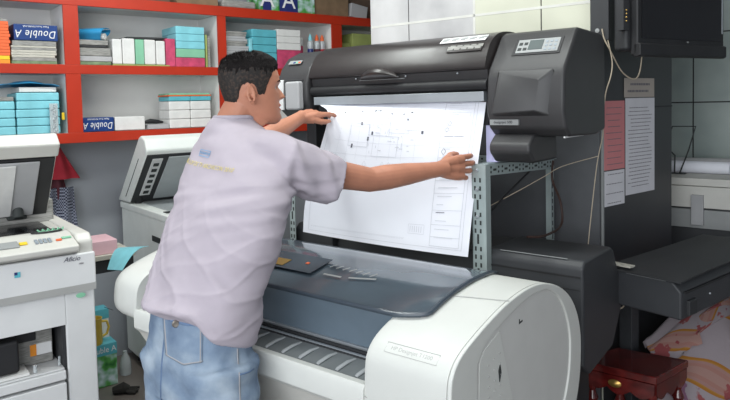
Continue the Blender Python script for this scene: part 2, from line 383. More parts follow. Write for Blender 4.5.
# middle upper cell
z = Z1
for m, h, w, x1 in [('mag_green', .020, 'green edged magazine lowest', .262), ('grey_page', .030, 'silver grey folder second', .268), ('mag_grey', .046, 'thick grey folder third', .262), ('charcoal', .014, 'black folder fourth', .24), ('mag_grey', .030, 'brown grey folder topmost', .25)]:
    on_shelf('folder', f'{w} in the sagging stack under the blue roll', 'folder', .095, x1, .03, .25, z, z+h-.001, m, 'folders under the blue roll', .004); z += h
tr = thing('rolled_wrapper', 'bright blue plastic wrapper rolled open on top of the grey folders', 'wrapper', (*local_pts(SO, SH, [(.19, .10)])[0], z+.001), SH-.75)
def roll(u, v):
    a = u*2*math.pi*.93+1.2; r = .040+.006*math.sin(3*a)
    return V3((-.10+v*.17+.02*math.sin(a), r*1.15*math.cos(a), .036+r*.9*math.sin(a)))
MB().grid(roll, 24, 8, .003).build('wrapper_skin', 'wrapper_blue', tr)
MB().tube([(-.06, .0, .026), (.07, 0, .022)], .018, 10).build('inner_paper', 'white_paper', tr)
x = .30
on_shelf('paper_package', 'crumpled white paper package leaning nearest the grey folders', 'package', .272, .325, .03, .25, Z1+.008, Z1+.150, 'white_paper', bevel=.006)
on_shelf('paper_package', 'white paper package standing left of the mint green one', 'package', .328, .398, .03, .25, Z1+.008, Z1+.156, 'white_paper', bevel=.006)
on_shelf('paper_package', 'mint green package standing between the white packages', 'package', .401, .450, .025, .25, Z1+.008, Z1+.152, 'mint', bevel=.004)
on_shelf('paper_package', 'white wrinkled package standing right of the mint green one', 'package', .453, .520, .03, .25, Z1+.008, Z1+.154, 'white_paper', bevel=.007)
on_shelf('paper_package', 'white wrinkled package standing against the pink package', 'package', .523, .578, .03, .25, Z1+.008, Z1+.150, 'white_paper', bevel=.007)
on_shelf('folder', 'lime green folder lying under the white packages', 'folder', .20+.07, .60, .025, .26, Z1, Z1+.007, 'lime', bevel=.001)
on_shelf('folder', 'dark folder lying across the tops of the white packages', 'folder', .36, .60, .05, .26, Z1+.158, Z1+.170, 'charcoal', bevel=.002, tilt=-.02)
on_shelf('paper_package', 'magenta wrapped package standing left of the turquoise boxes', 'package', .582, .640, .03, .25, Z1, Z1+.165, 'pink')
on_shelf('paper_package', 'magenta wrapped package lying under the mint and turquoise boxes', 'package', .642, .828, .03, .25, Z1, Z1+.055, 'pink')
on_shelf('paper_box', 'mint green box directly on the magenta package', 'box', .645, .828, .028, .25, Z1+.056, Z1+.108, 'mint')
for k, w in enumerate(('lowest', 'middle', 'topmost')):
    on_shelf('paper_box', f'turquoise box, {w} of the three above the mint box', 'box', .646, .829, .028, .25, Z1+.109+k*.045, Z1+.153+k*.045, 'turq_light', 'turquoise boxes above the mint box')
on_shelf('notebook', 'yellow spined notebook standing right of the turquoise boxes', 'notebook', .836, .846, .03, .25, Z1, Z1+.20, 'lime', bevel=.001)
on_shelf('notebook', 'grey spined notebook standing next to the yellow one', 'notebook', .850, .864, .03, .25, Z1, Z1+.19, 'mag_grey', bevel=.001)
# middle lower cell
double_a(.092, .262, Z0, Z0+.078, 'small blue carton with upside down lettering at lower cell left', True)
on_shelf('paper_ream', 'white paper ream lying beside the small blue carton', 'paper ream', .268, .44, .03, .25, Z0, Z0+.078, 'white_paper', bevel=.006)
on_shelf('folder', 'lilac grey document stack in the lower cell middle', 'documents', .455, .583, .03, .20, Z0, Z0+.026, 'grey_page', bevel=.002)
b = MB(); b.tube([(-.06, 0, .014), (-.02, 0, .02), (.02, 0, .016), (.06, 0, .012)], [.008, .015, .013, .006], 10); o = b.build('stapler', 'black'); p = local_pts(SO, SH, [(.50, .06)])[0]; o.location = (p[0], p[1], Z0+.026); o.rotation_euler.z = SH+.1; tag(o, 'black stapler on the lilac document stack', 'stapler')
for c in range(2):
    for k in range(3):
        on_shelf('paper_ream', f'white wrapped paper ream, {["lowest","middle","top"][k]} of the {["left","right"][c]} stack below the turquoise lids', 'paper ream', .588+c*.135, .721+c*.135, .03, .20, Z0+k*.054, Z0+k*.054+.053, 'white_paper', 'white reams in the lower middle cell', .006)
    on_shelf('paper_ream', f'turquoise wrapped thin ream on the {["left","right"][c]} white stack', 'paper ream', .589+c*.135, .722+c*.135, .028, .20, Z0+.163, Z0+.190, 'turq', 'thin turquoise reams', .004)
on_shelf('folder', 'orange edged green folder lying on the turquoise reams', 'folder', .585, .86, .03, .20, Z0+.191, Z0+.199, 'orange', bevel=.001)
on_shelf('folder', 'green grey folder lying topmost over the orange edged one', 'folder', .59, .85, .03, .20, Z0+.1995, Z0+.209, 'mint', bevel=.001)
# right upper cell
z = Z1
for k in range(15):
    h = .0155; on_shelf('magazine', 'grey magazine in the tall stack beside turquoise reams behind the man', 'magazine', .968+random.uniform(0, .012), 1.13+random.uniform(-.02, .005), .03, .25, z, z+h-.001, random.choice(['mag_grey', 'grey_page']), 'tall magazine stack', .001); z += h
for k in range(5):
    on_shelf('paper_ream', f'turquoise wrapped ream, {["lowest","second lowest","middle","second highest","topmost"][k]} in the stack above the man\'s head', 'paper ream', 1.16, 1.345, .03, .25, Z1+k*.051, Z1+k*.051+.050, 'turq', 'turquoise reams above the man', .005)
on_shelf('folder', 'turquoise folder standing before the magazine stack', 'folder', 1.135, 1.157, .02, .24, Z1, Z1+.19, 'turq_light')
on_shelf('paper_package', 'magenta patterned package under the white boxes', 'package', 1.35, 1.535, .03, .25, Z1, Z1+.125, 'pink')
for k in range(3):
    on_shelf('paper_box', f'white box, {["lowest","middle","topmost"][k]} of three above the magenta package', 'box', 1.35, 1.535, .03, .25, Z1+.126+k*.046, Z1+.171+k*.046, 'white_paper', 'white boxes above the magenta package')
on_shelf('card_box', 'small green box in front of the ink bottles', 'box', 1.545, 1.60, .10, .2, Z1, Z1+.07, 'lime')
on_shelf('card_box', 'small magenta box on the small green one', 'box', 1.545, 1.60, .10, .2, Z1+.071, Z1+.165, 'pink')
on_shelf('card_box', 'small white box on the small magenta one', 'box', 1.545, 1.60, .10, .2, Z1+.166, Z1+.225, 'white_paper')
for x, c, w in ((1.635, 'navy', 'dark blue'), (1.69, 'maroon', 'dark red'), (1.735, 'cloth_red', 'red')):
    t = thing('ink_bottle', f'clear ink bottle filled with {w} ink on the upper shelf', 'bottle', (*local_pts(SO, SH, [(x, .06)])[0], Z1), SH, 'ink bottles')
    MB().lathe([(.020, 0), (.022, .01), (.022, .14), (.012, .155), (.011, .17)], n=16).build('bottle_body', c, t)
    MB().lathe([(.0225, .142), (.0225, .19), (.013, .20)], n=16).build('bottle_shoulder', 'glass_clear', t)
    MB().lathe([(.013, .2), (.013, .222), (.003, .245)], n=12).build('cap', 'turq_light' if c == 'navy' else 'orange', t)
on_shelf('paper_box', 'olive green box at the back of the right shelf cell', 'box', 1.90, 2.00, .08, .27, Z1, Z1+.20, 'lime')
on_shelf('paper_box', 'larger olive green box in the right shelf cell', 'box', 2.01, 2.34, .06, .27, Z1, Z1+.27, 'lime')
# top of the shelf
on_shelf('box', 'dark thin carton lying at top left of the shelf', 'box', .30, .62, .03, .25, Z2, Z2+.05, 'kraft_dark')
on_shelf('box', 'brown carton with tape lying on the shelf top', 'box', .66, .93, .03, .25, Z2, Z2+.06, 'kraft')
on_shelf('bag', 'grey crumpled bag on the shelf top left of the blue cartons', 'bag', .96, 1.20, .03, .25, Z2, Z2+.05, 'mag_grey', bevel=.02)
def a_box(x0, x1, label):
    o = on_shelf('paper_carton', label, 'carton', x0, x1, .03, .25, Z2, Z2+.20, 'landscape')
    w = x1-x0
    MB().box(-w/2-.001, -w/2+w*.5, -.113, -.109, .0, .201).build('side_panel', 'navy', o)
    text('A', .16, 'white_bright', o, FRONT(-w*.25, -.1145, .075))
    return o
a_box(1.25, 1.37, 'narrow green and dark blue carton with a white A on shelf top')
a_box(1.376, 1.66, 'wide green landscape carton with a big white A on shelf top')
on_shelf('box', 'big brown carton right of the green cartons on shelf top', 'box', 1.67, 1.97, .05, .27, Z2, Z2+.25, 'kraft')
on_shelf('box', 'dark brown carton at the right end of the shelf top', 'box', 1.98, 2.45, .10, .28, Z2, Z2+.25, 'kraft_dark')
on_shelf('documents', 'slanting white papers leaning against the brown carton on shelf top', 'documents', 1.98, 2.13, .04, .09, Z2, Z2+.10, 'grey_page', tilt=.15)

# ---------------------------------------------------------------- left copier
C1 = thing('photocopier', 'large light grey photocopier at left with raised lid and open paper bay', 'photocopier', (-.98, 2.26, 0), SH)
MB().box(-.75, 0, .002, .60, .07, .46).box(-.75, -.003, .30, .595, .46, .95).box(-.1, 0, .002, .60, .46, .90).box(-.75, -.64, .002, .6, .46, .9).build('cabinet', 'copier_plastic', C1, bevel=.006)
MB().box(-.64, -.112, .002, .30, .62, .625).box(-.64, -.1, .002, .3, .775, .90).build('bay_shelf', 'copier_plastic', C1)
MB().box(-.64, -.1, .28, .302, .62, .78).box(-.112, -.10, .01, .3, .62, .78).build('bay_back', 'charcoal', C1)
b = MB(); b.box(-.42, -.125, .10, .27, .626, .765); b.build('bay_unit', 'mag_grey', C1, bevel=.004)
MB().box(-.27, -.18, .094, .10, .715, .745).build('unit_slot', 'black', C1, bevel=.002)
MB().box(-.20, -.13, .094, .10, .66, .70).build('warning_label', 'white_bright', C1, label='white and orange warning sticker')
MB().box(-.20, -.18, .092, .0945, .66, .70).build('warning_mark', 'orange_yellow', C1)
MB().box(-.62, -.245, .02, .12, .64, .75).build('tray_unit', 'black', C1, bevel=.01)
MB().box(-.5, -.22, .01, .15, .627, .636).build('loose_sheet', 'white_paper', C1)
MB().tube([(-.20, .02, .628), (-.20, .02, .652)], .006).tube([(-.122, .03, .628), (-.12, .03, .66)], .004).build('latch', 'glass_clear', C1)
for z0, z1, in ((.475, .575), (.585, .618), (.28, .47), (.09, .27)):
    dr = MB().box(-.64, -.108, -.008, .25, z0, z1).build('drawer', 'copier_plastic', C1, bevel=.004)
    if z1-z0 > .05:
        MB().box(-.46, -.28, -.0095, -.007, (z0+z1)/2-.02, (z0+z1)/2+.02).build('handle_recess', 'band_grey', dr)
MB().box(-.112, -.108, -.002, .0, .07, .62).build('seam', 'slot', C1)
# upper front cover with grey band
MB().box(-.75, .004, -.014, .02, .905, 1.02).build('front_cover', 'copier_plastic', C1, bevel=.006)
MB().hexa([(-.75, -.010, .885), (.003, -.010, .885), (.003, .02, .885), (-.75, .02, .885), (-.75, -.014, .912), (.003, -.014, .912), (.003, .02, .912), (-.75, .02, .912)]).build('band', 'band_grey', C1)
text('Aficio', .023, 'ink_dark', C1, FRONT(-.075, -.0152, 1.005), shear=.35)
text('1060', .008, 'print_grey', C1, FRONT(-.045, -.0152, .985))
MB().box(-.254, -.236, -.0155, -.013, .972, .99).build('badge', 'turq', C1, label='small blue and turquoise square badge')
MB().box(-.254, -.245, -.0162, -.013, .981, .99).build('badge_corner', 'navy', C1)
MB().lathe([(.016, 0), (.016, .001)], n=20, mtx=FRONT(-.05, -.0105, .872) @ Matrix.Scale(.55, 4, (0, 1, 0))).build('eco_mark', 'mint', C1)
# control panel ledge
b = MB(); b.prism([(-.035, 1.035), (-.04, 1.055), (.085, 1.085), (.15, 1.085), (.15, 1.0), (.0, 1.022)], -.75, -.052); b.build('control_panel', 'cream_plastic', C1, bevel=.006)
b = MB(); b.prism([(.0, 1.022), (.0, 1.062), (.03, 1.085), (.6, 1.085), (.6, .94), (.02, .94)], -.052, .002); b.build('corner_block', 'cream_plastic', C1, bevel=.01)
cpx = lambda x, y, w, h, name, m: MB().box(-w, w, -h, h, 0, .004, mtx=Matrix.Translation((x, y, 1.0655+(y+.00)*.24)) @ Matrix.Rotation(R(13.5), 4, 'X')).build(name, m, C1, bevel=.001)
cpx(-.32, .03, .09, .024, 'display', 'label_grey'); cpx(-.215, .03, .012, .010, 'key', 'yellow')
for i in range(4):
    for j in range(3): cpx(-.175+i*.014, .018+j*.012, .005, .0045, 'key', 'button_grey')
cpx(-.105, .022, .009, .006, 'key', 'orange'); cpx(-.078, .034, .016, .006, 'key', 'mint')
MB().box(-.75, -.05, .16, .60, .95, 1.080).build('scanner_bed', 'cream_plastic', C1, bevel=.005)
MB().box(-.72, -.09, .19, .55, 1.080, 1.084).build('scanner_glass', 'black_gloss', C1)
# raised lid, hinged at the back
lid = Matrix.Translation((0, .50, 1.075)) @ Matrix.Rotation(R(63), 4, 'X')
LM = lambda x0, x1, a0, a1, t0, t1, n, m, be=.004, lab=None: MB().box(x0, x1, -a1, -a0, t0, t1, mtx=Matrix.Translation((0, .46, 1.08)) @ Matrix.Rotation(R(-50), 4, 'X')).build(n, m, C1, bevel=be, label=lab)
LM(-.75, -.048, .36, .425, -.012, .055, 'lid_rim', 'cream_plastic', .008)
LM(-.75, -.052, .02, .36, .0, .05, 'lid_shell', 'cream_plastic', .006)
LM(-.75, -.058, .0, .355, -.010, -.0, 'lid_underside', 'black', .002)
LM(-.75, -.110, .06, .345, -.018, -.011, 'lid_cushion', 'grey_page', .003, 'grey lid cushion')
LM(-.75, -.19, .07, .335, -.024, -.019, 'lid_paper', 'white_paper', .001)
MB().box(-.75, -.03, .42, .50, 1.06, 1.17).build('hinge_block', 'mag_grey', C1, bevel=.01)
MB().box(-.20, -.13, .405, .45, 1.10, 1.18).tube([(-.165, .38, 1.11), (-.165, .40, 1.17)], .02).build('hinge', 'slot', C1, bevel=.006)
kc = thing('key_coil', 'green plastic coil key ring lying on the left copier corner', 'key ring', (*local_pts((-.98, 2.26), SH, [(-.12, .13)])[0], 1.0865), SH)
MB().tube([(-.03+.0035*i, .012*math.sin(i*1.3), .006+.004*math.cos(i*1.3)) for i in range(26)], .003, 6).build('coil', 'mint', kc)
MB().tube([(.05*math.cos(a/3), .025*math.sin(a/3), .003) for a in range(19)], .0035, 6).build('cable', 'black', kc)

# ---------------------------------------------------------------- second copier with raised feeder lid
F2 = (-.9775, 3.222)
C2 = thing('photocopier', 'off-white photocopier behind the man with its feeder lid propped open', 'photocopier', (*F2, 0), SH)
MB().box(0, .62, .0, .83, .05, .93).build('cabinet', 'copier_green', C2, bevel=.012)
MB().box(-.004, .62, -.006, .84, .925, .965).build('scanner_bed', 'copier_green', C2, bevel=.008)
MB().box(.06, .56, .22, .70, .966, .970).build('scanner_glass', 'glass_pad', C2)
MB().box(.025, .60, .16, .215, .966, .969).build('glass_frame', 'charcoal', C2)
for i in range(4):
    MB().tube([(.05+.5*(i % 2), .08+.65*(i//2), .0), (.05+.5*(i % 2), .08+.65*(i//2), .06)], .025, 12).build('caster', 'black', C2)
for z in (.25, .5): MB().box(.02, .60, -.01, .01, z, z+.2).build('drawer', 'copier_green', C2, bevel=.005)
MB().box(-.003, .003, .20, .32, .80, .83).build('side_grip', 'slot', C2)
MB().tube([(.002, .55, .60), (-.01, .55, .64), (-.01, .50, .65)], .004).build('power_lead', 'cord', C2)
T2 = plane_m((0, .66, .975), (1, 0, 0), (0, -.31, .29))
def L2(x0, x1, a0, a1, t0, t1, n, m, be=.003): return MB().box(x0, x1, a0, a1, t0, t1, mtx=T2).build(n, m, C2, bevel=be)
MB().prism([(.862, .970), (.455, 1.362), (.42, 1.374), (.36, 1.352), (.335, 1.295), (.345, 1.270), (.66, .972)], -.008, .46).build('feeder_lid', 'copier_green', C2, bevel=.010)
L2(.0, .455, .0, .43, -.004, .004, 'lid_frame', 'charcoal')
L2(.125, .45, .03, .41, .004, .012, 'white_pad', 'glass_pad')
L2(.035, .095, .07, .40, .004, .010, 'feed_strip', 'copier_plastic')
b = MB()
for k in range(6): b.box(.05, .08, .09+k*.05, .115+k*.05, .0105, .013, mtx=T2)
b.build('feed_roller', 'slot', C2)
MB().tube([(.05, .66, .965), (.05, .64, 1.02)], .022, 12).build('hinge', 'black', C2)
T4 = plane_m((-.0085, .80, .985), (0, -.407, .392), (0, -.392, -.407)); MB().box(.08, .42, .045, .050, -.001, .0015, mtx=T4).build('lid_groove', 'slot', C2)
MB().prism([(.60, 1.05), (.36, 1.31), (.40, 1.36), (.64, 1.12)], .47, .62).build('document_tray', 'copier_green', C2, bevel=.01)

# ---------------------------------------------------------------- white plotter (nearest)
P1 = thing('plotter', 'white wide format plotter in front with dark blue window and round end caps', 'plotter', (.196, 1.41, 0), PR)
def cr_spline(p, n=4, closed=True):
    out = []; m = len(p)
    for i in range(m):
        a, b, c, d = [V3((*p[(i+k) % m], 0)) for k in (-1, 0, 1, 2)]
        for j in range(n):
            t = j/n; out.append(tuple((.5*((2*b)+(c-a)*t+(2*a-5*b+4*c-d)*t*t+(3*b-a-3*c+d)*t**3))[:2]))
    return out
top = [(-.03, .865), (-.018, .91), (.02, .942), (.095, .968), (.18, .99), (.26, 1.005), (.36, 1.013), (.447, 1.008), (.52, .992), (.59, .966), (.655, .928), (.706, .88), (.742, .82), (.757, .755), (.75, .66), (.72, .58), (.66, .51), (.58, .47), (.48, .455), (.30, .46), (.12, .50), (.02, .56), (-.02, .64), (-.034, .75)]
prof = cr_spline(top, 3)
cen = (.37, .74)
inn = [(.092, .885), (.102, .908), (.125, .930), (.16, .945), (.206, .957), (.27, .972), (.34, .984), (.42, .988), (.50, .978), (.565, .950), (.61, .910), (.645, .86), (.668, .80), (.67, .74), (.655, .67), (.615, .60), (.55, .545), (.47, .515), (.38, .50), (.28, .51), (.19, .548), (.135, .60), (.102, .68), (.092, .78)]
inner = cr_spline(inn, 3)
def end_module(x0, x1, xin, sgn):
    n = MB(); n.prism(prof, x0, x1)
    return n
# right module: shell, recessed disc on the end face
b = MB(); b.prism(prof, -.012, 0, inner=inner); b.build('end_rim', 'white_plastic', P1, bevel=.004)
MB().prism(inner, -.013, -.006).build('end_disc', 'disc_plastic', P1, label='light grey recessed end disc')
# front slope of module is rounded in plan: lofted slices
def module(xs, shrink, name='end_housing', pf=prof):
    b = MB(); rings = []
    for x, s in zip(xs, shrink):
        rings.append([b.bm.verts.new((x, cen[0]+(p[0]-cen[0])*s, .99+(p[1]-.99)*(s if p[1] > .95 else 1-(1-s)*.4)) if False else (x, p[0]+(1-s)*(cen[0]-p[0]), p[1]+(1-s)*(cen[1]-p[1]))) for p in pf])
    n = len(pf)
    for i in range(len(rings)-1):
        for k in range(n): b.bm.faces.new((rings[i][k], rings[i][(k+1) % n], rings[i+1][(k+1) % n], rings[i+1][k]))
    b.bm.faces.new(rings[0]); b.bm.faces.new(rings[-1][::-1]); return b
module([-.012, -.235, -.250], [1, 1, .985]).build('end_housing', 'white_plastic', P1)
module([-1.27, -1.285, -1.39, -1.44, -1.475, -1.49], [.985, 1, .985, .95, .88, .78], pf=cr_spline([(-.03, .865), (-.018, .91), (.02, .942), (.095, .968), (.18, .99), (.26, 1.005), (.36, 1.013), (.447, 1.008), (.52, .992), (.59, .966), (.655, .928), (.706, .88), (.735, .82), (.72, .76), (.64, .72), (.4, .715), (.2, .73), (.08, .75), (.0, .775), (-.03, .81)], 3)).build('end_housing', 'white_plastic', P1)
# seam and groove on the right module
MB().tube([(-.245, .205, .9985), (-.12, .24, 1.0035), (-.002, .262, 1.0075)], .0012, 6).build('seam', 'band_grey', P1)
MB().tube([(-.25, -.0315, .80), (0, -.0315, .80)], .0014, 6).build('seam', 'band_grey', P1)
# vent plate in the disc
vp = MB().prism([(.17, .575), (.33, .56), (.31, .64), (.275, .76), (.235, .88), (.212, .943), (.165, .930), (.13, .918), (.108, .895), (.103, .80), (.112, .70)], -.0062, -.004).build('vent_plate', 'white_plastic', P1, bevel=.001)
b = MB()
for i in range(9):
    for j in range(3): b.ball((-.0035, .150+j*.030, .66+i*.027+j*.006), .0022, 4)
b.build('vent_hole', 'band_grey', P1)
MB().prism([(.206, .815), (.216, .837), (.210, .860), (.202, .845)], -.0045, -.002).build('side_mark', 'slot', P1)
MB().prism([(.325, .928), (.345, .930), (.345, .934), (.329, .933), (.3285, .941), (.325, .941)], -.0062, -.0048).build('side_mark', 'slot', P1)
# back shell of the middle
bk = [(.60, .972), (.655, .928), (.706, .88), (.742, .82), (.757, .755), (.75, .66), (.72, .58), (.66, .51), (.58, .47), (.30, .46), (.12, .50), (.06, .56), (.06, .72), (.10, .80), (.14, .85), (.20, .88), (.56, .94)]
MB().prism(bk, -1.28, -.24).build('middle_shell', 'white_plastic', P1)
# window: curved dark cover lying flush on the top, overlapping the right housing
def top_z(y):
    for a, b in zip(top[2:], top[3:]):
        if y <= b[0]: return a[1]+(b[1]-a[1])*(y-a[0])/(b[0]-a[0])
    return top[10][1]
def win_right(y):
    if y < .13: return -.246+.091*math.sin(max(0, (y-.088)/.042)*math.pi/2)**.8
    return -.155-.05*max(0, (y-.40)/.2)**1.5
def win(u, v):
    y = .09+.51*v; x1 = win_right(y); return V3((-1.27+(1.27+x1)*u, y, top_z(y)+.004+.003*math.sin(math.pi*v)))
MB().grid(win, 30, 26, .005).build('window', 'window', P1, smooth=60, label='dark blue glossy window cover')
def wq(x, y): return V3((x, y, top_z(y)+.008))
rim = [wq(-1.27, .09), wq(-.7, .09), wq(-.262, .09)]+[wq(win_right(y), y) for y in (.092, .10, .11, .12, .13, .18, .25, .33, .42, .50, .56)]+[wq(-.225, .59), wq(-.27, .602), wq(-.7, .602), wq(-1.27, .602)]
MB().tube(rim, .0065, 8).build('window_rim', 'window_rim', P1)
on_top = lambda x, y, h=.012: Matrix.Translation((x, y, top_z(y)+h)) @ Matrix.Rotation(math.atan2(top_z(y+.02)-top_z(y-.02), .04), 4, 'X')
MB().box(-.13, .13, -.055, .055, 0, .002, mtx=on_top(-.76, .235, .0115)).build('carriage_panel', 'window_rim', P1, bevel=.001)
MB().box(-.035, .035, -.022, .022, .002, .0035, mtx=on_top(-.80, .215)).build('yellow_label', 'gold', P1, label='dull yellow sticker')
MB().box(-.006, .006, -.005, .005, .002, .004, mtx=on_top(-.69, .235)).build('red_light', 'orange', P1)
b = MB()  # light grey strips imitating tube light reflections on the window
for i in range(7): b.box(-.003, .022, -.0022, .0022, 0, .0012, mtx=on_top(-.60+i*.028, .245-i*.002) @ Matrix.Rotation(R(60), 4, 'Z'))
b.box(0, .07, -.003, .004, 0, .0012, mtx=on_top(-.585, .195)); b.box(0, .09, -.003, .004, 0, .0012, mtx=on_top(-.49, .20) @ Matrix.Rotation(R(14), 4, 'Z')); b.build('tube_reflection', 'label_grey', P1)
# lip, inner panel, rails, tray, bar
MB().prism([(.096, .966), (.108, .93), (.116, .89), (.112, .846), (.15, .80), (.20, .96)], -1.275, -.25).build('inner_panel', 'blue_grey', P1, bevel=.004)
for k, (y, z) in enumerate(((.108, .855), (.094, .850), (.080, .845))):
    MB().box(-1.275, -.25, y-.0045, y+.0045, z-.01, z).build('exit_rail', 'rail' if k != 1 else 'charcoal', P1, bevel=.0015)
MB().box(-1.275, -.25, .07, .12, .80, .842).build('rail_support', 'charcoal', P1)
tr_ = lambda x, y: .838-(.075-y)*.18
MB().prism([(.074, .840), (-.004, .822), (-.004, .78), (.074, .78)], -1.275, -.25).build('output_tray', 'tray', P1)
for k in range(14):
    x = -.30-k*.068
    MB().tube([(x+.012, .066, .838), (x+.006, .04, .836), (x, .008, .828), (x-.002, .003, .824)], [.004, .0065, .0065, .005], 8, flat=((0, 0, 1), .6)).build('tray_rib', 'tray_rib', P1)
MB().prism([(-.004, .826), (-.028, .828), (-.036, .815), (-.036, .765), (-.025, .752), (.02, .75), (.02, .78), (-.004, .79)], -1.275, -.25).build('front_bar', 'white_plastic', P1, bevel=.003)
MB().prism([(-.02, .752), (.06, .752), (.06, .56), (.03, .60), (.01, .70)], -1.275, -.25).build('lower_cover', 'cream_plastic', P1)
MB().box(-.168, -.075, -.0005, .002, 0, .001).build('x', 'band_grey', P1) if False else None
# name plate on the sloped front of the right module (front face z .865-.94)
pm = plane_m((-.125, .0, .9263), (1, 0, 0), (0, .038, .032))
b = MB()
for a_, c_, d_, e_ in ((-.075, .075, -.0135, -.0128), (-.075, .075, .0128, .0135), (-.075, -.0743, -.0135, .0135), (.0743, .075, -.0135, .0135)): b.box(a_, c_, d_, e_, .001, .0022, mtx=pm)
b.build('name_plate_line', 'band_grey', P1)
text('HP Designjet T1200', .0145, 'band_grey', P1, pm @ Matrix.Translation((0, 0, .0018)))
MB().box(-.03, .03, -.0008, .0008, 0, .0014, mtx=plane_m((-1.44, -.034, .80), (1, 0, 0), (0, 0, 1))).build('side_mark', 'slot', P1)
# stand
for x in (-1.25, -.30):
    MB().box(x-.04, x+.04, .30, .42, .09, .47).build('stand_leg', 'cream_plastic', P1, bevel=.01)
    MB().prism([(-.0, .04), (.0, .075), (.36, .11), (.72, .075), (.72, .04)], x-.04, x+.04).build('stand_foot', 'cream_plastic', P1, bevel=.01)
    for y in (.04, .68): MB().lathe([(.02, -.02), (.025, -.01), (.025, .01), (.02, .02)], n=14, mtx=Matrix.Translation((x, y, .026)) @ Matrix.Rotation(R(90), 4, 'Y')).build('caster', 'black', P1)
MB().box(-1.25, -.30, .34, .38, .20, .28).build('stand_beam', 'cream_plastic', P1, bevel=.006)
MB().tube([(-1.0, .10, .56), (-.92, -.02, .62), (-.80, -.045, .60), (-.66, -.02, .50)], .02, 10).build('bin_tube', 'band_grey', P1)
MB().grid(lambda u, v: V3((-1.15+u*.75, .02+.18*math.sin(v*3.1)*.3+.2*v, .60-.32*math.sin(v*math.pi*.5)-.05*math.sin(u*math.pi))), 14, 10, .004).build('paper_bin', 'grey_page', P1)

# ---------------------------------------------------------------- slotted angle rack behind it
RK = thing('slotted_rack', 'grey slotted steel angle rack carrying the black plotter', 'rack', (.402, 2.315, 0), PR)
def angle_post(x, y, z0, z1, sx, sy, w=.036, name='post'):
    """L section post, flanges pointing sx, sy; slots as dark insets"""
    p = MB().box(min(x, x+sx*w), max(x, x+sx*w), min(y, y+sy*.003), max(y, y+sy*.003), z0, z1).box(min(x, x+sx*.003), max(x, x+sx*.003), min(y, y+sy*w), max(y, y+sy*w), z0, z1).build(name, 'steel', RK)
    b = MB(); z = z0+.04; k = 0
    while z < z1-.03:
        if k % 4 == 3: b.box(x+sx*w*.5-.004, x+sx*w*.5+.004, y-.0008, y+.0038*sy if sy > 0 else y+.0008, z-.018, z+.018)
        else:
            for q in (.28, .74): b.box(x+sx*w*q-.0035, x+sx*w*q+.0035, y-.0008, y+.0008, z-.008, z+.008)
        b.box(x-.0008, x+.0008, y+sy*w*.5-.004, y+sy*w*.5+.004, z-.01, z+.01)
        z += .03 if k % 4 != 2 else .036; k += 1
    b.build('slots', 'slot', p, kind='stuff')
    return p
angle_post(-.02, 0, 0, 1.29, 1, 1, .046)
MB().box(.026, .040, -.006, .03, .55, 1.292).build('post_flange', 'steel', RK)
angle_post(-.975, 0, 0, 1.29, 1, 1); angle_post(-.975, .63, 0, 1.27, 1, -1); angle_post(.03, .63, 0, 1.27, -1, -1)
def angle_bar(p0, p1, h=.042):
    p0, p1 = V3(p0), V3(p1); L_ = (p1-p0).length; T = plane_m(p0, p1-p0, (0, 0, 1))
    o = MB().box(0, L_, -h, 0, -.0015, .0015, mtx=T).box(0, L_, -.003, 0, -.03, 0, mtx=T).build('crossbar', 'steel', RK)
    b = MB(); n = int(L_/.03)
    for k in range(n):
        if k % 3 == 2: b.box(.02+k*.03-.012, .02+k*.03+.012, -h*.62, -h*.42, -.002, .0022, mtx=T)
        else:
            for q in (.3, .72): b.box(.02+k*.03-.005, .02+k*.03+.005, -h*q-.004, -h*q+.004, -.002, .0022, mtx=T)
    b.build('slots', 'slot', o, kind='stuff')
angle_bar((.03, .002, 1.292), (.03, .63, 1.262)); angle_bar((-.97, .002, 1.292), (-.97, .63, 1.262)); angle_bar((-.97, .63, 1.262), (.03, .63, 1.262))
for x in (-.94, -.0): MB().box(x-.02, x+.02, .05, .6, 1.262, 1.292).build('support_bar', 'steel', RK)
for z in (1.27, 1.20, 1.1): MB().lathe([(.007, 0), (.007, .005), (.004, .008)], n=8, mtx=Matrix.Translation((.003+.0, -.001, z)) @ Matrix.Rotation(R(90), 4, 'X')).build('bolt', 'rail', RK)

# ---------------------------------------------------------------- black plotter on the rack
GX = (.44, 2.38)
P2 = thing('plotter', 'black wide format plotter on the rack holding the printed drawing', 'plotter', (*GX, 0), PR)
hood = cr_spline([(-.015, 1.640), (-.018, 1.655), (.0, 1.70), (.035, 1.745), (.09, 1.775), (.16, 1.787), (.25, 1.785), (.32, 1.765), (.36, 1.72), (.37, 1.66), (.33, 1.63), (.15, 1.63), (.05, 1.63), (.01, 1.635)], 3)
MB().prism(hood, -.87, .022).build('hood', 'hood_plastic', P2, smooth=50)
MB().prism([(.004, 1.602), (-.004, 1.638), (.30, 1.64), (.30, 1.556), (.03, 1.556)], -.87, .022).build('hood_lower', 'dark_plastic', P2, bevel=.003)
MB().tube([(-.87, .006, 1.582), (.022, .006, 1.582)], .022, 14).build('front_roller_cover', 'black', P2)
MB().box(-.85, .01, -.012, .06, 1.520, 1.556).build('exit_rail', 'rail', P2, bevel=.002)
MB().box(-.85, .01, .02, .34, 1.43, 1.56).build('chassis', 'black', P2)
MB().box(-.87, .02, .10, .37, 1.43, 1.62).build('back_cover', 'dark_plastic', P2, bevel=.01)
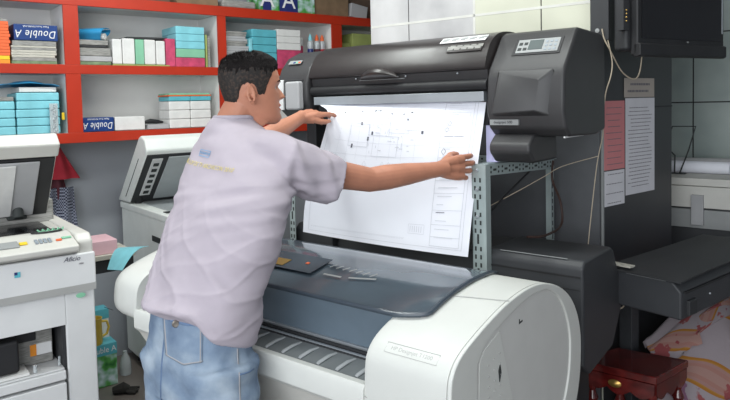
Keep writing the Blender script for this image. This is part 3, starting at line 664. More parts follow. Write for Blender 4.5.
# hood grip
b = MB(); b.grid(lambda u, v: V3((-.57+.20*u, -.018-.028*math.sin(math.pi*v)*math.sin(math.pi*u)**.5, 1.622+.058*v*max(0, math.sin(math.pi*u))**.6*(1-.25*u))), 20, 8, .003)
b.build('hood_grip', 'hood_plastic', P2)
MB().box(-.585, -.35, -.0065, -.004, 1.6185, 1.6205).build('grip_slot', 'label_grey', P2)
for x in (-.60, -.38, -.34, -.10): MB().ball((x, -.010, 1.628), .004, 5).build('bolt', 'rail', P2)
# pictogram stickers on hood
def on_hood(x0, x1, i0, i1):
    p = hood
    return None
for (x0, x1, y0, z0, y1, z1, m1, m2) in ((-.205, -.005, .036, 1.7475, .068, 1.768, 'white_bright', 'label_grey'), (-.155, -.005, .003, 1.708, .026, 1.738, 'hood_plastic', 'mag_grey')):
    T = plane_m((x0, y0, z0), (1, 0, 0), (0, y1-y0, z1-z0)); h = math.hypot(y1-y0, z1-z0); w = x1-x0
    st = MB().box(0, w, 0, h, .001, .0035, mtx=T).build('sticker', m1, P2)
    b = MB()
    for k in range(5):
        cx = w*(.1+.2*k)
        b.box(cx-.014, cx+.010, h*.25, h*.7, .0035, .0042, mtx=T @ Matrix.Rotation(0, 4, 'Z')).box(cx-.004, cx+.018, h*.45, h*.82, .0036, .0044, mtx=T)
    b.build('pictogram', m2, st)
# right cap: sloped control panel above, front face below, side face
capf = [(.0, 1.42), (-.018, 1.48), (-.012, 1.60), (.0, 1.635), (.105, 1.765), (.13, 1.775), (.36, 1.768), (.395, 1.745), (.40, 1.40), (.30, 1.385), (.04, 1.39)]
MB().prism(capf, .024, .318).build('right_housing', 'dark_plastic', P2, bevel=.012, seg=3)
MB().prism([(-.02, 1.635), (.0, 1.64), (.10, 1.762), (.10, 1.772), (.085, 1.765), (-.022, 1.642)], .020, .337).build('panel_ridge', 'dark_plastic', P2, bevel=.003) if False else None
# truncated pyramid bump
z0, z1 = 1.462, 1.630
MB().hexa([(.075, -.012, z0), (.285, -.012, z0), (.285, -.012, z0+.001), (.075, -.012, z0+.001)] + [(0, 0, 0)]*4) if False else None
b = MB(); b.hexa([(.045, -.010, z0), (.272, -.010, z0), (.282, -.006, z1), (.066, -.006, z1), (.056, -.042, z0+.010), (.220, -.042, z0+.020), (.236, -.034, z1-.040), (.080, -.020, z1-.010)])
b.build('front_bump', 'dark_plastic', P2, bevel=.006)
MB().box(.038, .150, -.0175, -.008, 1.432, 1.452).build('model_strip', 'label_grey', P2)
text('designjet 500', .014, 'graphite', P2, FRONT(.090, -.0180, 1.442))
T = plane_m((.024, .0, 1.635), (1, 0, 0), (0, .105, .130))
T = T @ Matrix.Translation((-.030, .006, 0)) @ Matrix.Diagonal((1.06, 1.06, 1, 1))
MB().box(.10, .27, .050, .125, .0005, .003, mtx=T).build('panel_plate', 'black', P2, bevel=.001)
sc = MB().box(.112, .262, .058, .118, .003, .0055, mtx=T).build('control_panel', 'label_grey', P2, bevel=.001, label='light grey control panel with display')
MB().box(.155, .205, .070, .112, .0055, .007, mtx=T).build('display', 'lcd', sc)
for i in range(2):
    for j in range(2): MB().box(.118+i*.019, .131+i*.019, .068+j*.024, .080+j*.024, .0055, .007, mtx=T).build('key', 'slot', sc, bevel=.001)
for i in range(3):
    for j in range(3): MB().box(.213+i*.016, .222+i*.016, .064+j*.017, .073+j*.017, .0055, .007, mtx=T).build('key', 'button_grey', sc, bevel=.001)
b = MB(); b.prism([(-.045, 1.365), (-.045, 1.335), (.0, 1.296), (.20, 1.296), (.20, 1.388), (.0, 1.40)], .045, .205); b.build('lower_housing', 'dark_plastic', P2, bevel=.012)
MB().box(.30, .305, .02, .20, 1.386, 1.392).build('label_edge', 'white_bright', P2)
# left cap
lc = [(-.01, 1.50), (-.03, 1.54), (-.03, 1.62), (.0, 1.69), (.05, 1.745), (.12, 1.775), (.28, 1.775), (.36, 1.73), (.37, 1.45), (.30, 1.43), (.05, 1.45)]
MB().prism(lc, -1.075, -.872).build('left_housing', 'dark_plastic', P2, bevel=.014, seg=3)
T = plane_m((-1.05, .012, 1.713), (1, 0, 0), (0, .05, .055))
MB().box(.02, .10, 0, .022, 0, .002, mtx=T).build('badge', 'label_grey', P2)
b = MB()
for k, c in enumerate(('royal', 'mint', 'orange')): MB().box(.05+k*.016, .064+k*.016, .004, .012, .002, .003, mtx=T).build('badge_stripe', c, P2)
MB().box(-1.05, -.90, -.031, -.02, 1.50, 1.64).build('cartridge_bay', 'charcoal', P2, bevel=.004)
MB().box(-.99, -.90, -.058, -.02, 1.50, 1.63).build('wrapped_cartridge', 'grey_page', P2, bevel=.01, label='pale wrapped cartridge in the left bay')
MB().box(-1.055, -1.02, -.04, -.02, 1.50, 1.64).build('bay_door', 'white_bright', P2, bevel=.003)
for x in (-.93, .02): MB().box(x-.03, x+.03, .05, .33, 1.2925, 1.44).build('foot_bracket', 'black', P2, bevel=.004)

# ---------------------------------------------------------------- printed drawing in the man's hands
cols = [ # along the sheet: points from slot down to the lower edge
 [V3((-.215, 2.945, 1.530)), V3((-.195, 2.87, 1.518)), V3((-.155, 2.735, 1.475)), V3((-.200, 2.72, 1.31)), V3((-.258, 2.70, 1.12)), V3((-.272, 2.69, .985))],
 [V3((.13, 2.665, 1.530)), V3((.120, 2.63, 1.50)), V3((.105, 2.575, 1.44)), V3((.08, 2.55, 1.29)), V3((.05, 2.525, 1.11)), V3((.035, 2.50, .965))],
 [V3((.458, 2.40, 1.530)), V3((.452, 2.388, 1.50)), V3((.440, 2.378, 1.43)), V3((.415, 2.35, 1.30)), V3((.385, 2.315, 1.12)), V3((.362, 2.29, .958))]]
def interp(pts, t):
    n = len(pts)-1; t = min(max(t, 0), 1)*n; i = min(int(t), n-1); f = t-i
    a = pts[max(i-1, 0)]; b = pts[i]; c = pts[i+1]; d = pts[min(i+2, n)]
    return .5*((2*b)+(c-a)*f+(2*a-5*b+4*c-d)*f*f+(3*b-a-3*c+d)*f**3)
def sheet(u, v):
    a, b, c = [interp(k, v) for k in cols]
    return a*(1-u)*(1-2*u)+b*4*u*(1-u)+c*u*(2*u-1)
PS = thing('printed_drawing', 'large white printed floor plan sheet hanging from black plotter in his hands', 'paper sheet', (.05, 2.5, .96), 0)
off = V3((.05, 2.5, .96))
MB().grid(lambda u, v: sheet(u, v)-off, 30, 30, .0006).build('sheet', 'paper', PS, smooth=80)
nrm_s = (sheet(.52, .5)-sheet(.5, .5)).cross(sheet(.5, .52)-sheet(.5, .5)).normalized()
if nrm_s.y > 0: nrm_s = -nrm_s
def line(b, p, q, w=.0012, n=6):
    """thin printed line on the sheet between (u,v) points"""
    asp = .70; d = V3(((q[0]-p[0])*asp, (q[1]-p[1])*.6, 0))
    if d.length < 1e-5: return
    d.normalize(); o = (-d.y*w/asp/2, d.x*w/.6/2)
    vs = []
    for k in range(n+1):
        t = k/n; u, v = p[0]+(q[0]-p[0])*t, p[1]+(q[1]-p[1])*t
        vs.append([b.bm.verts.new(sheet(u+s*o[0], v+s*o[1])+nrm_s*.0016-off) for s in (-1, 1)])
    for k in range(n): b.bm.faces.new((vs[k][0], vs[k+1][0], vs[k+1][1], vs[k][1]))
def rect(b, u0, v0, u1, v1, w=.0012): line(b, (u0, v0), (u1, v0), w); line(b, (u1, v0), (u1, v1), w); line(b, (u1, v1), (u0, v1), w); line(b, (u0, v1), (u0, v0), w)
L1 = MB(); L2_ = MB()
rect(L1, .04, .10, .965, .965, .0016); rect(L1, .80, .12, .95, .955, .0018)
for v in (.17, .22, .27, .36, .40, .47, .53, .58, .63, .68, .73, .80, .86, .91): line(L1, (.80, v), (.95, v), .0012)
rect(L1, .815, .275, .935, .345); line(L1, (.81, .31), (.935, .31)); rect(L1, .83, .60, .94, .62)
for k in range(24):
    v = .13+k*.034; line(L2_ if k % 5 == 0 else L1, (.82, v), (.82+random.uniform(.03, .10), v), .0016, 2)
for cx, cy in ((.84, .385), (.83, .43), (.826, .55)):
    line(L2_, (cx-.012, cy), (cx, cy-.016), .001, 1); line(L2_, (cx, cy-.016), (cx+.012, cy), .001, 1); line(L2_, (cx+.012, cy), (cx, cy+.016), .001, 1); line(L2_, (cx, cy+.016), (cx-.012, cy), .001, 1)
# plan: rooms, column marks, grid lines with bubbles
for k in range(8): u = .14+k*.075; line(L1, (u, .20), (u, .60), .0007)
for v in (.24, .30, .36, .44, .52, .58): line(L1, (.10, v), (.72, v), .0007)
for (u0, v0, u1, v1) in ((.15, .26, .30, .40), (.30, .26, .42, .36), (.42, .24, .50, .34), (.50, .22, .58, .32), (.58, .22, .66, .34), (.36, .36, .50, .48), (.50, .34, .62, .46), (.22, .42, .36, .54), (.40, .48, .56, .58), (.60, .36, .68, .44), (.44, .25, .47, .30), (.52, .24, .56, .28), (.60, .24, .64, .29)): rect(L1, u0, v0, u1, v1, .0016)
for k in range(60):
    u, v = random.uniform(.34, .64), random.uniform(.24, .56); d = random.uniform(.008, .03)
    if random.random() < .5: line(L1, (u, v), (u+d, v), .0022, 1)
    else: line(L1, (u, v), (u, v+d), .0022, 1)
for u, v in ((.12, .30), (.165, .335), (.30, .29), (.36, .50), (.50, .30), (.575, .30), (.62, .27), (.25, .54), (.385, .47), (.605, .36), (.70, .45), (.30, .42)): line(L2_, (u-.006, v), (u+.006, v), .011, 1)
for p in (((.17, .235), (.185, .255)), ((.185, .255), (.215, .250)), ((.215, .250), (.215, .225)), ((.395, .245), (.425, .240)), ((.395, .245), (.390, .285)), ((.425, .24), (.425, .27))): line(L2_, *p, .0035, 2)
for u in (.36, .48, .52, .62): line(L1, (u, .605), (u+.012, .62), .001, 1); line(L1, (u+.012, .62), (u, .635), .001, 1); line(L1, (u, .635), (u-.012, .62), .001, 1); line(L1, (u-.012, .62), (u, .605), .001, 1)
rect(L1, .68, .865, .765, .905, .001)
for k in range(6): line(L1, (.69+k*.012, .872), (.69+k*.012, .898), .002, 1)
line(L1, (.06, .93), (.66, .93), .0007)
for k in range(40): line(L1, (.06+k*.015, .935), (.067+k*.015, .935), .0014, 1)
L1.build('printed_lines', 'ink_line', PS); L2_.build('printed_marks', 'ink_dark', PS)
# sheet curling beyond right edge, its shade put into the lilac colour
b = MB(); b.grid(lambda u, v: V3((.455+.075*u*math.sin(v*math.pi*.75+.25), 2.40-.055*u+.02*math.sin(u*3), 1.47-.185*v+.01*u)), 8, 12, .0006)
o = b.build('paper_sheet', 'paper_shaded'); tag(o, 'small sheet in painted lilac shade curling beside the right hand behind the plan', 'paper sheet')
# ---------------------------------------------------------------- black plotter below the rack
P3 = thing('plotter', 'black lower plotter behind the white one under the slotted rack', 'plotter', (.715, 2.10, 0), PR)
pf3 = [(.0, .955), (.02, .977), (.285, .975), (.315, .955), (.405, .80), (.40, .72), (.30, .60), (.06, .575), (.0, .62), (-.0, .74)]
MB().prism(pf3, -.37, .0).build('right_housing', 'graphite', P3, bevel=.01)
MB().prism(pf3, -1.35, -1.12).build('left_housing', 'graphite', P3, bevel=.01)
MB().prism([(.03, .90), (.05, .955), (.33, .955), (.37, .92), (.38, .82), (.30, .70), (.06, .66), (.03, .70)], -1.12, -.37).build('cover', 'charcoal', P3, bevel=.006)
MB().box(-.37, -.01, -.003, .003, .920, .926).box(-.37, -.01, -.002, .004, .878, .881).build('front_groove', 'black', P3)
MB().box(-.31, -.06, .015, .018, .977, .979).build('light_edge', 'label_grey', P3)
for x in (-1.2, -.12):
    MB().box(x-.03, x+.03, .12, .30, .03, .66).build('stand_leg', 'charcoal', P3, bevel=.006)
    MB().box(x-.04, x+.04, .06, .44, .0, .035).build('stand_foot', 'charcoal', P3, bevel=.006)
o = MB().box(-.20, .0, .0, .05, 0, .004).build('printed_note', 'notice'); o.location = (.36, 2.42, .9575); o.rotation_euler.z = PR
tag(o, 'small grey printed note lying on the plotter just below the plan', 'note')
b = MB()
for k in range(4): b.box(-.19+.05*k, -.155+.05*k, .008, .042, .004, .0045)
b.build('print_block', 'royal', o)

# ---------------------------------------------------------------- black plotter at right with long flat top
P4 = thing('plotter', 'black plotter at right with long flat cover reaching out of frame', 'plotter', (1.09, 2.20, 0), SH)
MB().prism([(.0, .835), (.03, .868), (.30, .872), (.33, .86), (.33, .74), (.0, .735)], .0, .85).build('body', 'graphite', P4, bevel=.008)
b = MB(); b.grid(lambda u, v: V3((-.012+.86*u, -.004+.30*v, .872+.014*min(1, 4*u)*math.sin(math.pi*min(1, v*1.2+.12))+.004)), 30, 10, .006); b.build('flat_cover', 'charcoal', P4)
MB().box(.02, .85, -.006, .0, .828, .836).build('cover_gap', 'black', P4)
MB().box(.04, .10, -.012, .02, .745, .80).build('latch', 'charcoal', P4, bevel=.004)
MB().ball((.22, -.002, .79), .004, 5).build('screw', 'rail', P4)
T = plane_m((-.001, .33, .735), (0, -1, 0), (0, 0, 1))
MB().box(.0, .10, .0, .004, 0, .002, mtx=plane_m((.015, .24, .8875), (.1, -1, 0), (1, .1, 0))).build('x', 'mag_light', P4) if False else None
MB().box(.004, .038, .19, .32, .886, .892).build('sticker', 'mag_light', P4, label='beige printed sticker')
MB().box(-.008, -.006, .05, .20, .868, .872).build('edge_mark', 'label_grey', P4)
MB().box(.36, .42, .38, .44, .0, .735).build('stand_leg', 'graphite', P4, bevel=.004)
MB().box(.35, .43, .15, .44, .70, .737).build('stand_beam', 'charcoal', P4, bevel=.004)
MB().box(.74, .79, .04, .12, .0, .737).build('stand_leg', 'graphite', P4, bevel=.004)
MB().tube([(.30, .30, .735), (.345, .36, .69), (.32, .40, .62), (.22, .42, .60)], .0035, 8).build('cable', 'cord', P4)

# ---------------------------------------------------------------- television
TV = thing('television', 'black flat screen television mounted above the column, cut by the frame', 'television', (1.072, 2.51, -.015), R(30))
MB().box(.0, .575, .0, .035, 1.70, 2.06).build('bezel', 'black', TV, bevel=.008)
MB().box(-.02, .565, .035, .10, 1.72, 2.04).build('back_shell', 'charcoal', TV, bevel=.015)
MB().prism([(.0, 1.695), (-.012, 1.70), (-.012, 1.745), (.0, 1.75), (.02, 1.745), (.02, 1.695)], .0, .575).build('speaker_bar', 'black', TV, bevel=.004)
MB().box(.022, .548, -.004, .001, 1.768, 2.04).build('screen', 'black_gloss', TV)
text('LG', .010, 'label_grey', TV, FRONT(.30, -.0128, 1.757))
MB().box(.550, .556, -.006, -.003, 1.80, 2.04).build('bezel_light', 'rail', TV)
MB().box(-.045, -.012, .03, .06, 1.80, 2.06).build('connector_panel', 'charcoal', TV)
b = MB()
for k in range(4): b.ball((-.03, .028, 1.835+k*.014), .0035, 5)
b.build('connector', 'gold', TV)
wb = thing('wall_bracket', 'black metal wall bracket with a round bolt beside the television', 'bracket', (.955, 2.62, 0), PR)
MB().box(-.03, .045, .0, .06, 1.755, 2.35).build('bracket_plate', 'charcoal', wb, bevel=.003)
MB().box(-.01, .12, .06, .16, 2.0, 2.06).build('bracket_arm', 'black', wb)
MB().lathe([(.008, 0), (.009, .003), (.006, .004)], n=14, mtx=Matrix.Translation((.0, -.0, 1.795)) @ Matrix.Rotation(R(90), 4, 'X')).build('bolt', 'label_grey', wb)

# ---------------------------------------------------------------- notices on the column
def notice(x0, x1, z0, z1, m, label, lines, big=None):
    t = thing('notice', label, 'notice', (CO[0], CO[1], 0), SH)
    MB().box(x0, x1, -.0035, -.0025, z0, z1).build('sheet', m, t)
    b = MB(); n = lines; h = z1-z0; w = x1-x0
    for k in range(n):
        zc = z1-h*(.10+.82*k/max(1, n-1)) if n > 2 else z1-h*(.32+.36*k)
        a = w*random.uniform(.08, .2); e = w*random.uniform(.75, .93)
        x = x0+a
        while x < x0+e:
            ww = random.uniform(.006, .022); b.box(x, min(x+ww, x0+e), -.0041, -.0034, zc-.0016 if n > 2 else zc-.005, zc+.0016 if n > 2 else zc+.005); x += ww+.004
    b.build('printed_lines', 'print_grey', t)
    return t
notice(.172, .440, 1.522, 1.609, 'notice_tan', 'tan notice strip topmost on black column', 2)
notice(.182, .442, 1.078, 1.518, 'notice', 'long grey white printed notice below the tan strip on column', 22)
notice(.006, .174, 1.205, 1.508, 'notice_red', 'red pink receipt form taped left on the column', 10)
notice(.008, .172, 1.045, 1.200, 'notice', 'small grey paper below the red form on column', 4)

# ---------------------------------------------------------------- cords
def cord(name, label, pts, r, m, end=None):
    n = []
    P = [V3(p) for p in pts]
    for i in range(len(P)*6-5): n.append(interp(P, i/(len(P)*6-6)))
    b = MB(); b.tube(n, r, 8); o = b.build(name, m); tag(o, label, 'cable'); return o
cord('cable', 'beige cable dangling in front of the grey panel right of rack', [(.975, 2.62, 1.42), (.968, 2.60, 1.371), (.943, 2.60, 1.249), (.914, 2.60, 1.003), (.905, 2.60, .912)], .002, 'cord')
cord('cable', 'beige cable curving from bracket down behind the television', [(.966, 2.60, 1.80), (.975, 2.60, 1.76), (.998, 2.60, 1.714), (1.067, 2.65, 1.627), (1.137, 2.70, 1.598), (1.17, 2.72, 1.63), (1.19, 2.74, 1.72)], .0028, 'cord')
cord('cable', 'beige cable hanging straight down from the wall bracket', [(.99, 2.61, 1.80), (.986, 2.60, 1.771), (1.006, 2.60, 1.674), (1.002, 2.60, 1.614), (.981, 2.60, 1.545), (.975, 2.61, 1.47)], .0025, 'cord')
cord('cable', 'pale string running diagonally from rack across the gap', [(.477, 2.50, 1.104), (.616, 2.55, 1.161), (.745, 2.65, 1.203), (.828, 2.68, 1.239), (.988, 2.70, 1.277)], .0018, 'cord')
cord('cable', 'black cable running diagonally beside the right rack post', [(.46, 2.44, 1.08), (.58, 2.56, 1.16), (.70, 2.66, 1.24), (.74, 2.70, 1.27)], .004, 'black')
cord('cable', 'dark brown cable hanging down along the rear rack post', [(.80, 2.72, 1.26), (.79, 2.70, 1.18), (.83, 2.72, 1.08), (.82, 2.68, .99), (.70, 2.50, .985), (.62, 2.46, .99)], .005, 'cord_dark')

# ---------------------------------------------------------------- far right: counter, scanner, rolls, wire holder
ct = thing('counter', 'grey metal drawer counter behind the notices at right', 'counter', (1.86, 3.86, 0), PR)
MB().box(-.1, 1.2, -.45, .06, 1.045, 1.085).build('counter_top', 'cream_plastic', ct, bevel=.004)
MB().box(-.08, 1.18, -.43, .05, .02, 1.044).build('counter_body', 'graphite', ct)
MB().box(-.09, 1.2, -.46, -.43, .93, 1.043).build('front_rail', 'cream_plastic', ct, bevel=.003)
MB().box(-.09, 1.2, -.452, -.43, .82, .92).build('front_panel', 'label_grey', ct, bevel=.003)
MB().box(.20, .26, -.475, -.45, .84, 1.0).build('latch', 'grey_page', ct, bevel=.003)
def roll_th(x, y, z, L_, r, m, label, rz=0):
    p = local_pts((1.86, 3.86), PR, [(x, y)])[0]
    t = thing('paper_roll', label, 'paper roll', (p[0], p[1], z), PR+rz, 'paper rolls on the counter')
    MB().tube([(0, 0, r), (L_, 0, r)], r, 20).build('roll', m, t)
    MB().tube([(-.002, 0, r), (-.0005, 0, r)], r*.5, 14).build('core', 'kraft', t)
roll_th(.0, -.20, 1.086, .34, .034, 'paper', 'short white paper roll lying in front on the counter')
roll_th(.02, -.11, 1.086, .9, .040, 'grey_page', 'long pale paper roll lying behind the short one')
wh = thing('wire_holder', 'bent black wire brochure holder standing on the counter', 'wire holder', (*local_pts((1.86, 3.86), PR, [(.01, -.28)])[0], 1.086), PR)
MB().tube([(0, 0, 0), (.01, .02, .17), (.04, .06, .265), (.16, .06, .265), (.13, .03, .13), (.09, 0, 0)], .004, 8).build('wire', 'slot', wh)
MB().tube([(.0, .0, .002), (-.02, .02, .10), (.03, .04, .13), (.06, .03, .10), (.065, .0, .002)], .004, 8).build('wire', 'slot', wh)
MB().box(-.02, .12, -.01, .03, .0, .004).build('wire_foot', 'slot', wh)
bx = thing('paper_tray', 'brown edged document tray on the counter behind wire holder', 'tray', (*local_pts((1.86, 3.86), PR, [(-.055, -.20)])[0], 1.086), PR)
MB().box(-.05, .045, -.04, .04, 0, .02).build('tray', 'charcoal', bx); MB().box(-.05, .045, -.04, .04, .04, .06).build('shelf', 'kraft', bx); MB().box(-.05, .045, -.038, .04, .0205, .0395).build('papers', 'grey_page', bx)

# ---------------------------------------------------------------- carved stool and quilt
ST = thing('stool', 'dark red lacquered wooden stool with scalloped apron and gold ornament', 'stool', (1.09, 2.39, 0), 0)
quad = [(-.225, .18), (.0, .0), (.205, .16), (-.03, .31)]
MB().prism(quad, .418, .45, axis='z').build('seat', 'wood_red', ST, bevel=.006)
def edge_apron(p, q):
    p, q = V3((*p, 0)), V3((*q, 0)); c = V3((-.01, .17, 0)); p = p+(c-p)*.07; q = q+(c-q)*.07; L_ = (q-p).length; T = plane_m((p.x, p.y, .418), q-p, (0, 0, 1)); pts = [(0, 0)]
    for k in range(25): t = k/24; pts.append((t*L_, -.04-.022*abs(math.sin(t*math.pi*3))-.01*math.sin(t*math.pi)))
    pts.append((L_, 0)); MB().prism([(a, b) for a, b in pts], -.008, .008, axis='z', mtx=T).build('apron', 'wood_red', ST); return T, L_
for k in range(4):
    T, L_ = edge_apron(quad[k], quad[(k+1) % 4])
    if k == 0: MB().ball((0, 0, 0), (.026, .016, .006), 8).bm.free(); b = MB(); b.lathe([(.001, -.004), (.9, -.003), (1, .0), (.6, .006), (.001, .008)], n=18, mtx=T @ Matrix.Translation((L_*.45, -.03, .010)) @ Matrix.Diagonal((.026, .016, 1, 1))); b.build('gold_ornament', 'gold', ST)
for x, y in [(p[0]*.80-.002, .17+(p[1]-.17)*.80) for p in quad]:
    MB().lathe([(.018, 0), (.022, .03), (.014, .06), (.024, .12), (.026, .22), (.014, .27), (.024, .30), (.013, .33), (.022, .36), (.022, .418)], c=(x, y, 0), n=16).build('leg', 'wood_red', ST)
def quilt(u, v):
    # heap on a low bench, front edge hanging in slanting folds
    x = 1.20+.95*u; yb = 2.74+.62*(x-1.20); D = .16+.34*u
    w = v+.28*u; fold = .035*math.sin(w*15)+.018*math.sin(w*29+1)+.03*noise.noise((u*4, v*4, 1))
    h = .42+.34*u+.03*math.sin(u*7)
    z = h*(1-max(0, (v-.25)/.75)**1.5)+fold*.8
    return V3((x+.25*v*u, yb-D*(.15+.95*v)+fold*.9, max(z, .012)))
o = MB().grid(quilt, 60, 80, .008).build('quilt', 'floral', smooth=80); tag(o, 'floral quilt with orange striped bands heaped beside the red stool', 'quilt')
b = MB(); b.box(.0, .62, .0, .16, .0, .30); o2 = b.build('bench', 'kraft_dark', bevel=.01); o2.location = (1.34, 2.82, 0); o2.rotation_euler.z = SH-.12; tag(o2, 'low dark bench hidden under the floral quilt', 'bench')
# ---------------------------------------------------------------- between the copiers
tb = thing('side_table', 'small dark table with pale top between the two copiers', 'table', (-1.40, 2.90, 0), SH)
MB().box(-.05, .335, .0, .26, .805, .828).build('table_top', 'mag_light', tb, bevel=.003)
MB().box(-.04, .325, .008, .25, .745, .804).build('fascia', 'charcoal', tb)
for x, y in ((-.02, .03), (-.02, .22)): MB().box(x-.02, x+.02, y-.02, y+.02, 0, .745).build('leg', 'charcoal', tb)
MB().box(-.04, .30, .225, .245, .69, .745).build('brace', 'charcoal', tb)
tbo = ((-1.40, 2.90), SH)
on_shelf('paper_pack', 'pale pink paper pack lying on the small table', 'paper pack', -.03, .255, .02, .20, .829, .895, 'pink_pale', base=tbo)
c4 = [V3((-1.188, 2.88, .790)), V3((-1.089, 2.80, .805)), V3((-1.035, 3.0, .868)), V3((-1.177, 3.02, .860))]
b = MB(); b.grid(lambda u, v: (c4[0]*(1-u)+c4[1]*u)*(1-v)+(c4[3]*(1-u)+c4[2]*u)*v+V3((0, 0, .03*math.sin(math.pi*v)))-V3((-1.1, 2.9, .8)), 10, 12, .0015); o = b.build('paper_sheet', 'turq_light', smooth=80); o.location = (-1.1, 2.9, .805); tag(o, 'light blue paper sheet hanging over the small table edge', 'paper sheet')
# boxes on the floor
bo = ((-1.47, 3.43), SH)
dA = on_shelf('paper_carton', 'green and turquoise paper carton on the floor beside left copier', 'carton', -.14, .085, .0, .20, .002, .235, 'landscape', base=bo)
MB().box(-.1125, .1135, -.1015, .1005, .175, .236).build('turquoise_band', 'turq', dA)
text('Double A', .045, 'white_bright', dA, FRONT(.03, -.1025, .205), sx=.9)
MB().box(-.1135, .0, -.1012, -.0995, .0, .085).build('blue_panel', 'navy', dA); text('A', .09, 'white_bright', dA, FRONT(-.03, -.1025, .05))
c2 = on_shelf('paper_carton', 'turquoise carton set behind the yellow mug', 'carton', -.06, .08, .105, .20, .238, .40, 'shelf_white', base=bo)
MB().box(-.071, .071, -.0485, .0485, .11, .163).build('turquoise_lid', 'turq', c2)
mg = thing('mug', 'yellow plastic mug with handle standing on the carton by the copier', 'mug', (*local_pts((-1.47, 3.43), SH, [(-.03, -.0)])[0], .240), SH)
mg.location.z = .238; mg.location = (*local_pts((-1.47, 3.43), SH, [(-.02, .04)])[0], .238)
MB().lathe([(.001, 0), (.040, 0), (.044, .01), (.042, .135), (.046, .145), (.041, .145), (.038, .02), (.001, .015)], n=26).build('cup', 'mug', mg)
MB().tube([(.040, 0, .12), (.07, 0, .115), (.08, 0, .08), (.068, 0, .045), (.042, 0, .035)], .007, 8).build('handle', 'mug', mg)
wbt = thing('water_bottle', 'blue capped water bottle on the turquoise carton by copier', 'bottle', (*local_pts((-1.47, 3.43), SH, [(-.02, .155)])[0], .4015), SH)
MB().lathe([(.001, 0), (.035, 0), (.035, .12), (.015, .15), (.015, .16)], n=18).build('body', 'turq', wbt); MB().lathe([(.017, .155), (.017, .175), (.001, .176)], n=14).build('cap', 'white_bright', wbt)
b = MB(); b.lathe([(.001, 0), (.030, .0), (.032, .02), (.03, .07), (.022, .10), (.012, .12), (.012, .135), (.001, .135)], n=18); o = b.build('plastic_bottle', 'glass_clear'); o.location = (*local_pts((-1.47, 3.43), SH, [(.16, .10)])[0], 0); tag(o, 'empty clear bottle standing on the floor right of carton', 'bottle')
o.location.z = .002
b = MB(); b.tube([(-.05, 0, .02), (0, 0, .03), (.03, .0, .02)], [.02, .032, .02], 10)
for k in range(4): b.tube([(.02, -.02+.013*k, .018), (.07+.01*(k % 2), -.035+.022*k, .012)], [.010, .007], 8)
b.tube([(-.02, .02, .02), (.0, .06, .015)], [.012, .008], 8); o = b.build('glove', 'rubber'); o.location = (-1.33, 3.36, 0); o.rotation_euler.z = .2; tag(o, 'crumpled black glove lying on the floor near the carton', 'glove')
# cloths hanging behind the copier
def hang(name, label, x0, x1, y, z0, z1, m, amp=.015, taper=.5, cat='cloth'):
    o = MB().grid(lambda u, v: V3((x0+(x1-x0)*((u-.35)*(1-taper*(1-v))+.35), y+amp*math.sin(u*14+v*2), z1-(z1-z0)*v)), 28, 14, .004).build(name, m, smooth=80)
    o.location = (SO[0], SO[1], 0); o.rotation_euler.z = SH; tag(o, label, cat); return o
hang('hanging_cloth', 'red cloth hanging from a hook behind the left copier', -.13, .12, .24, 1.13, 1.345, 'cloth_red', taper=.7)
hang('hanging_cloth', 'maroon cloth hanging below the red one', -.13, .10, .28, .85, 1.22, 'maroon')
hang('hanging_cloth', 'dark checked cloth hanging beneath the maroon one behind copier', -.12, .105, .258, .80, 1.08, 'checked', taper=.12)
b = MB(); b.tube([(0, 0, 0), (0, -.03, .0), (0, -.04, .02)], .004, 8); o = b.build('hook', 'rail'); o.location = (*local_pts(SO, SH, [(-.04, .31)])[0], 1.335); o.rotation_euler.z = SH; tag(o, 'small metal hook on the wall above the red cloth', 'hook')

#PERSON#
# ---------------------------------------------------------------- the man
BR, BF = V3((.777, -.629, 0)), V3((.629, .777, 0))          # his right, his front
PE = thing('person', 'man in lilac grey t-shirt and blue jeans holding up the printed plan', 'person', (-.47, 1.74, 0), 0)
PO = V3((-.47, 1.74, 0))
def ringloft(b, rows, n=40, ex=2.3, zf=None, r=BR, f=BF):
    """rows (cx,cy,cz,a,b): horizontal superellipse sections, a along r and b along f"""
    rg = []
    for i, (cx, cy, cz, a, bb) in enumerate(rows):
        k = []
        for j in range(n):
            t = 2*math.pi*j/n; c, s = math.cos(t), math.sin(t)
            x = a*math.copysign(abs(c)**(2/ex), c); y = bb*math.copysign(abs(s)**(2/ex), s)
            p = V3((cx, cy, cz))+r*x+f*y
            if zf: p.z = zf(i, p, x/a, y/bb)
            k.append(b.bm.verts.new(p-PO))
        rg.append(k)
    for i in range(len(rg)-1):
        for j in range(n): b.bm.faces.new((rg[i][j], rg[i][(j+1) % n], rg[i+1][(j+1) % n], rg[i+1][j]))
    b.bm.faces.new(rg[0][::-1]); b.bm.faces.new(rg[-1]); return b
def T_(b, pts, rad, n=16, flat=None): b.tube([V3(p)-PO for p in pts], rad, n, flat); return b
def merged(b, voxel, smooth_it):
    """one continuous closed surface out of overlapping volumes"""
    me = bpy.data.meshes.new('t'); bmesh.ops.recalc_face_normals(b.bm, faces=b.bm.faces); b.bm.to_mesh(me); b.bm.free()
    o = bpy.data.objects.new('t', me); C.objects.link(o)
    m = o.modifiers.new('r', 'REMESH'); m.mode = 'VOXEL'; m.voxel_size = voxel; m.use_smooth_shade = True
    if smooth_it: s = o.modifiers.new('s', 'SMOOTH'); s.factor = .5; s.iterations = smooth_it
    r_ = evaluated(o); bpy.data.objects.remove(o); return r_
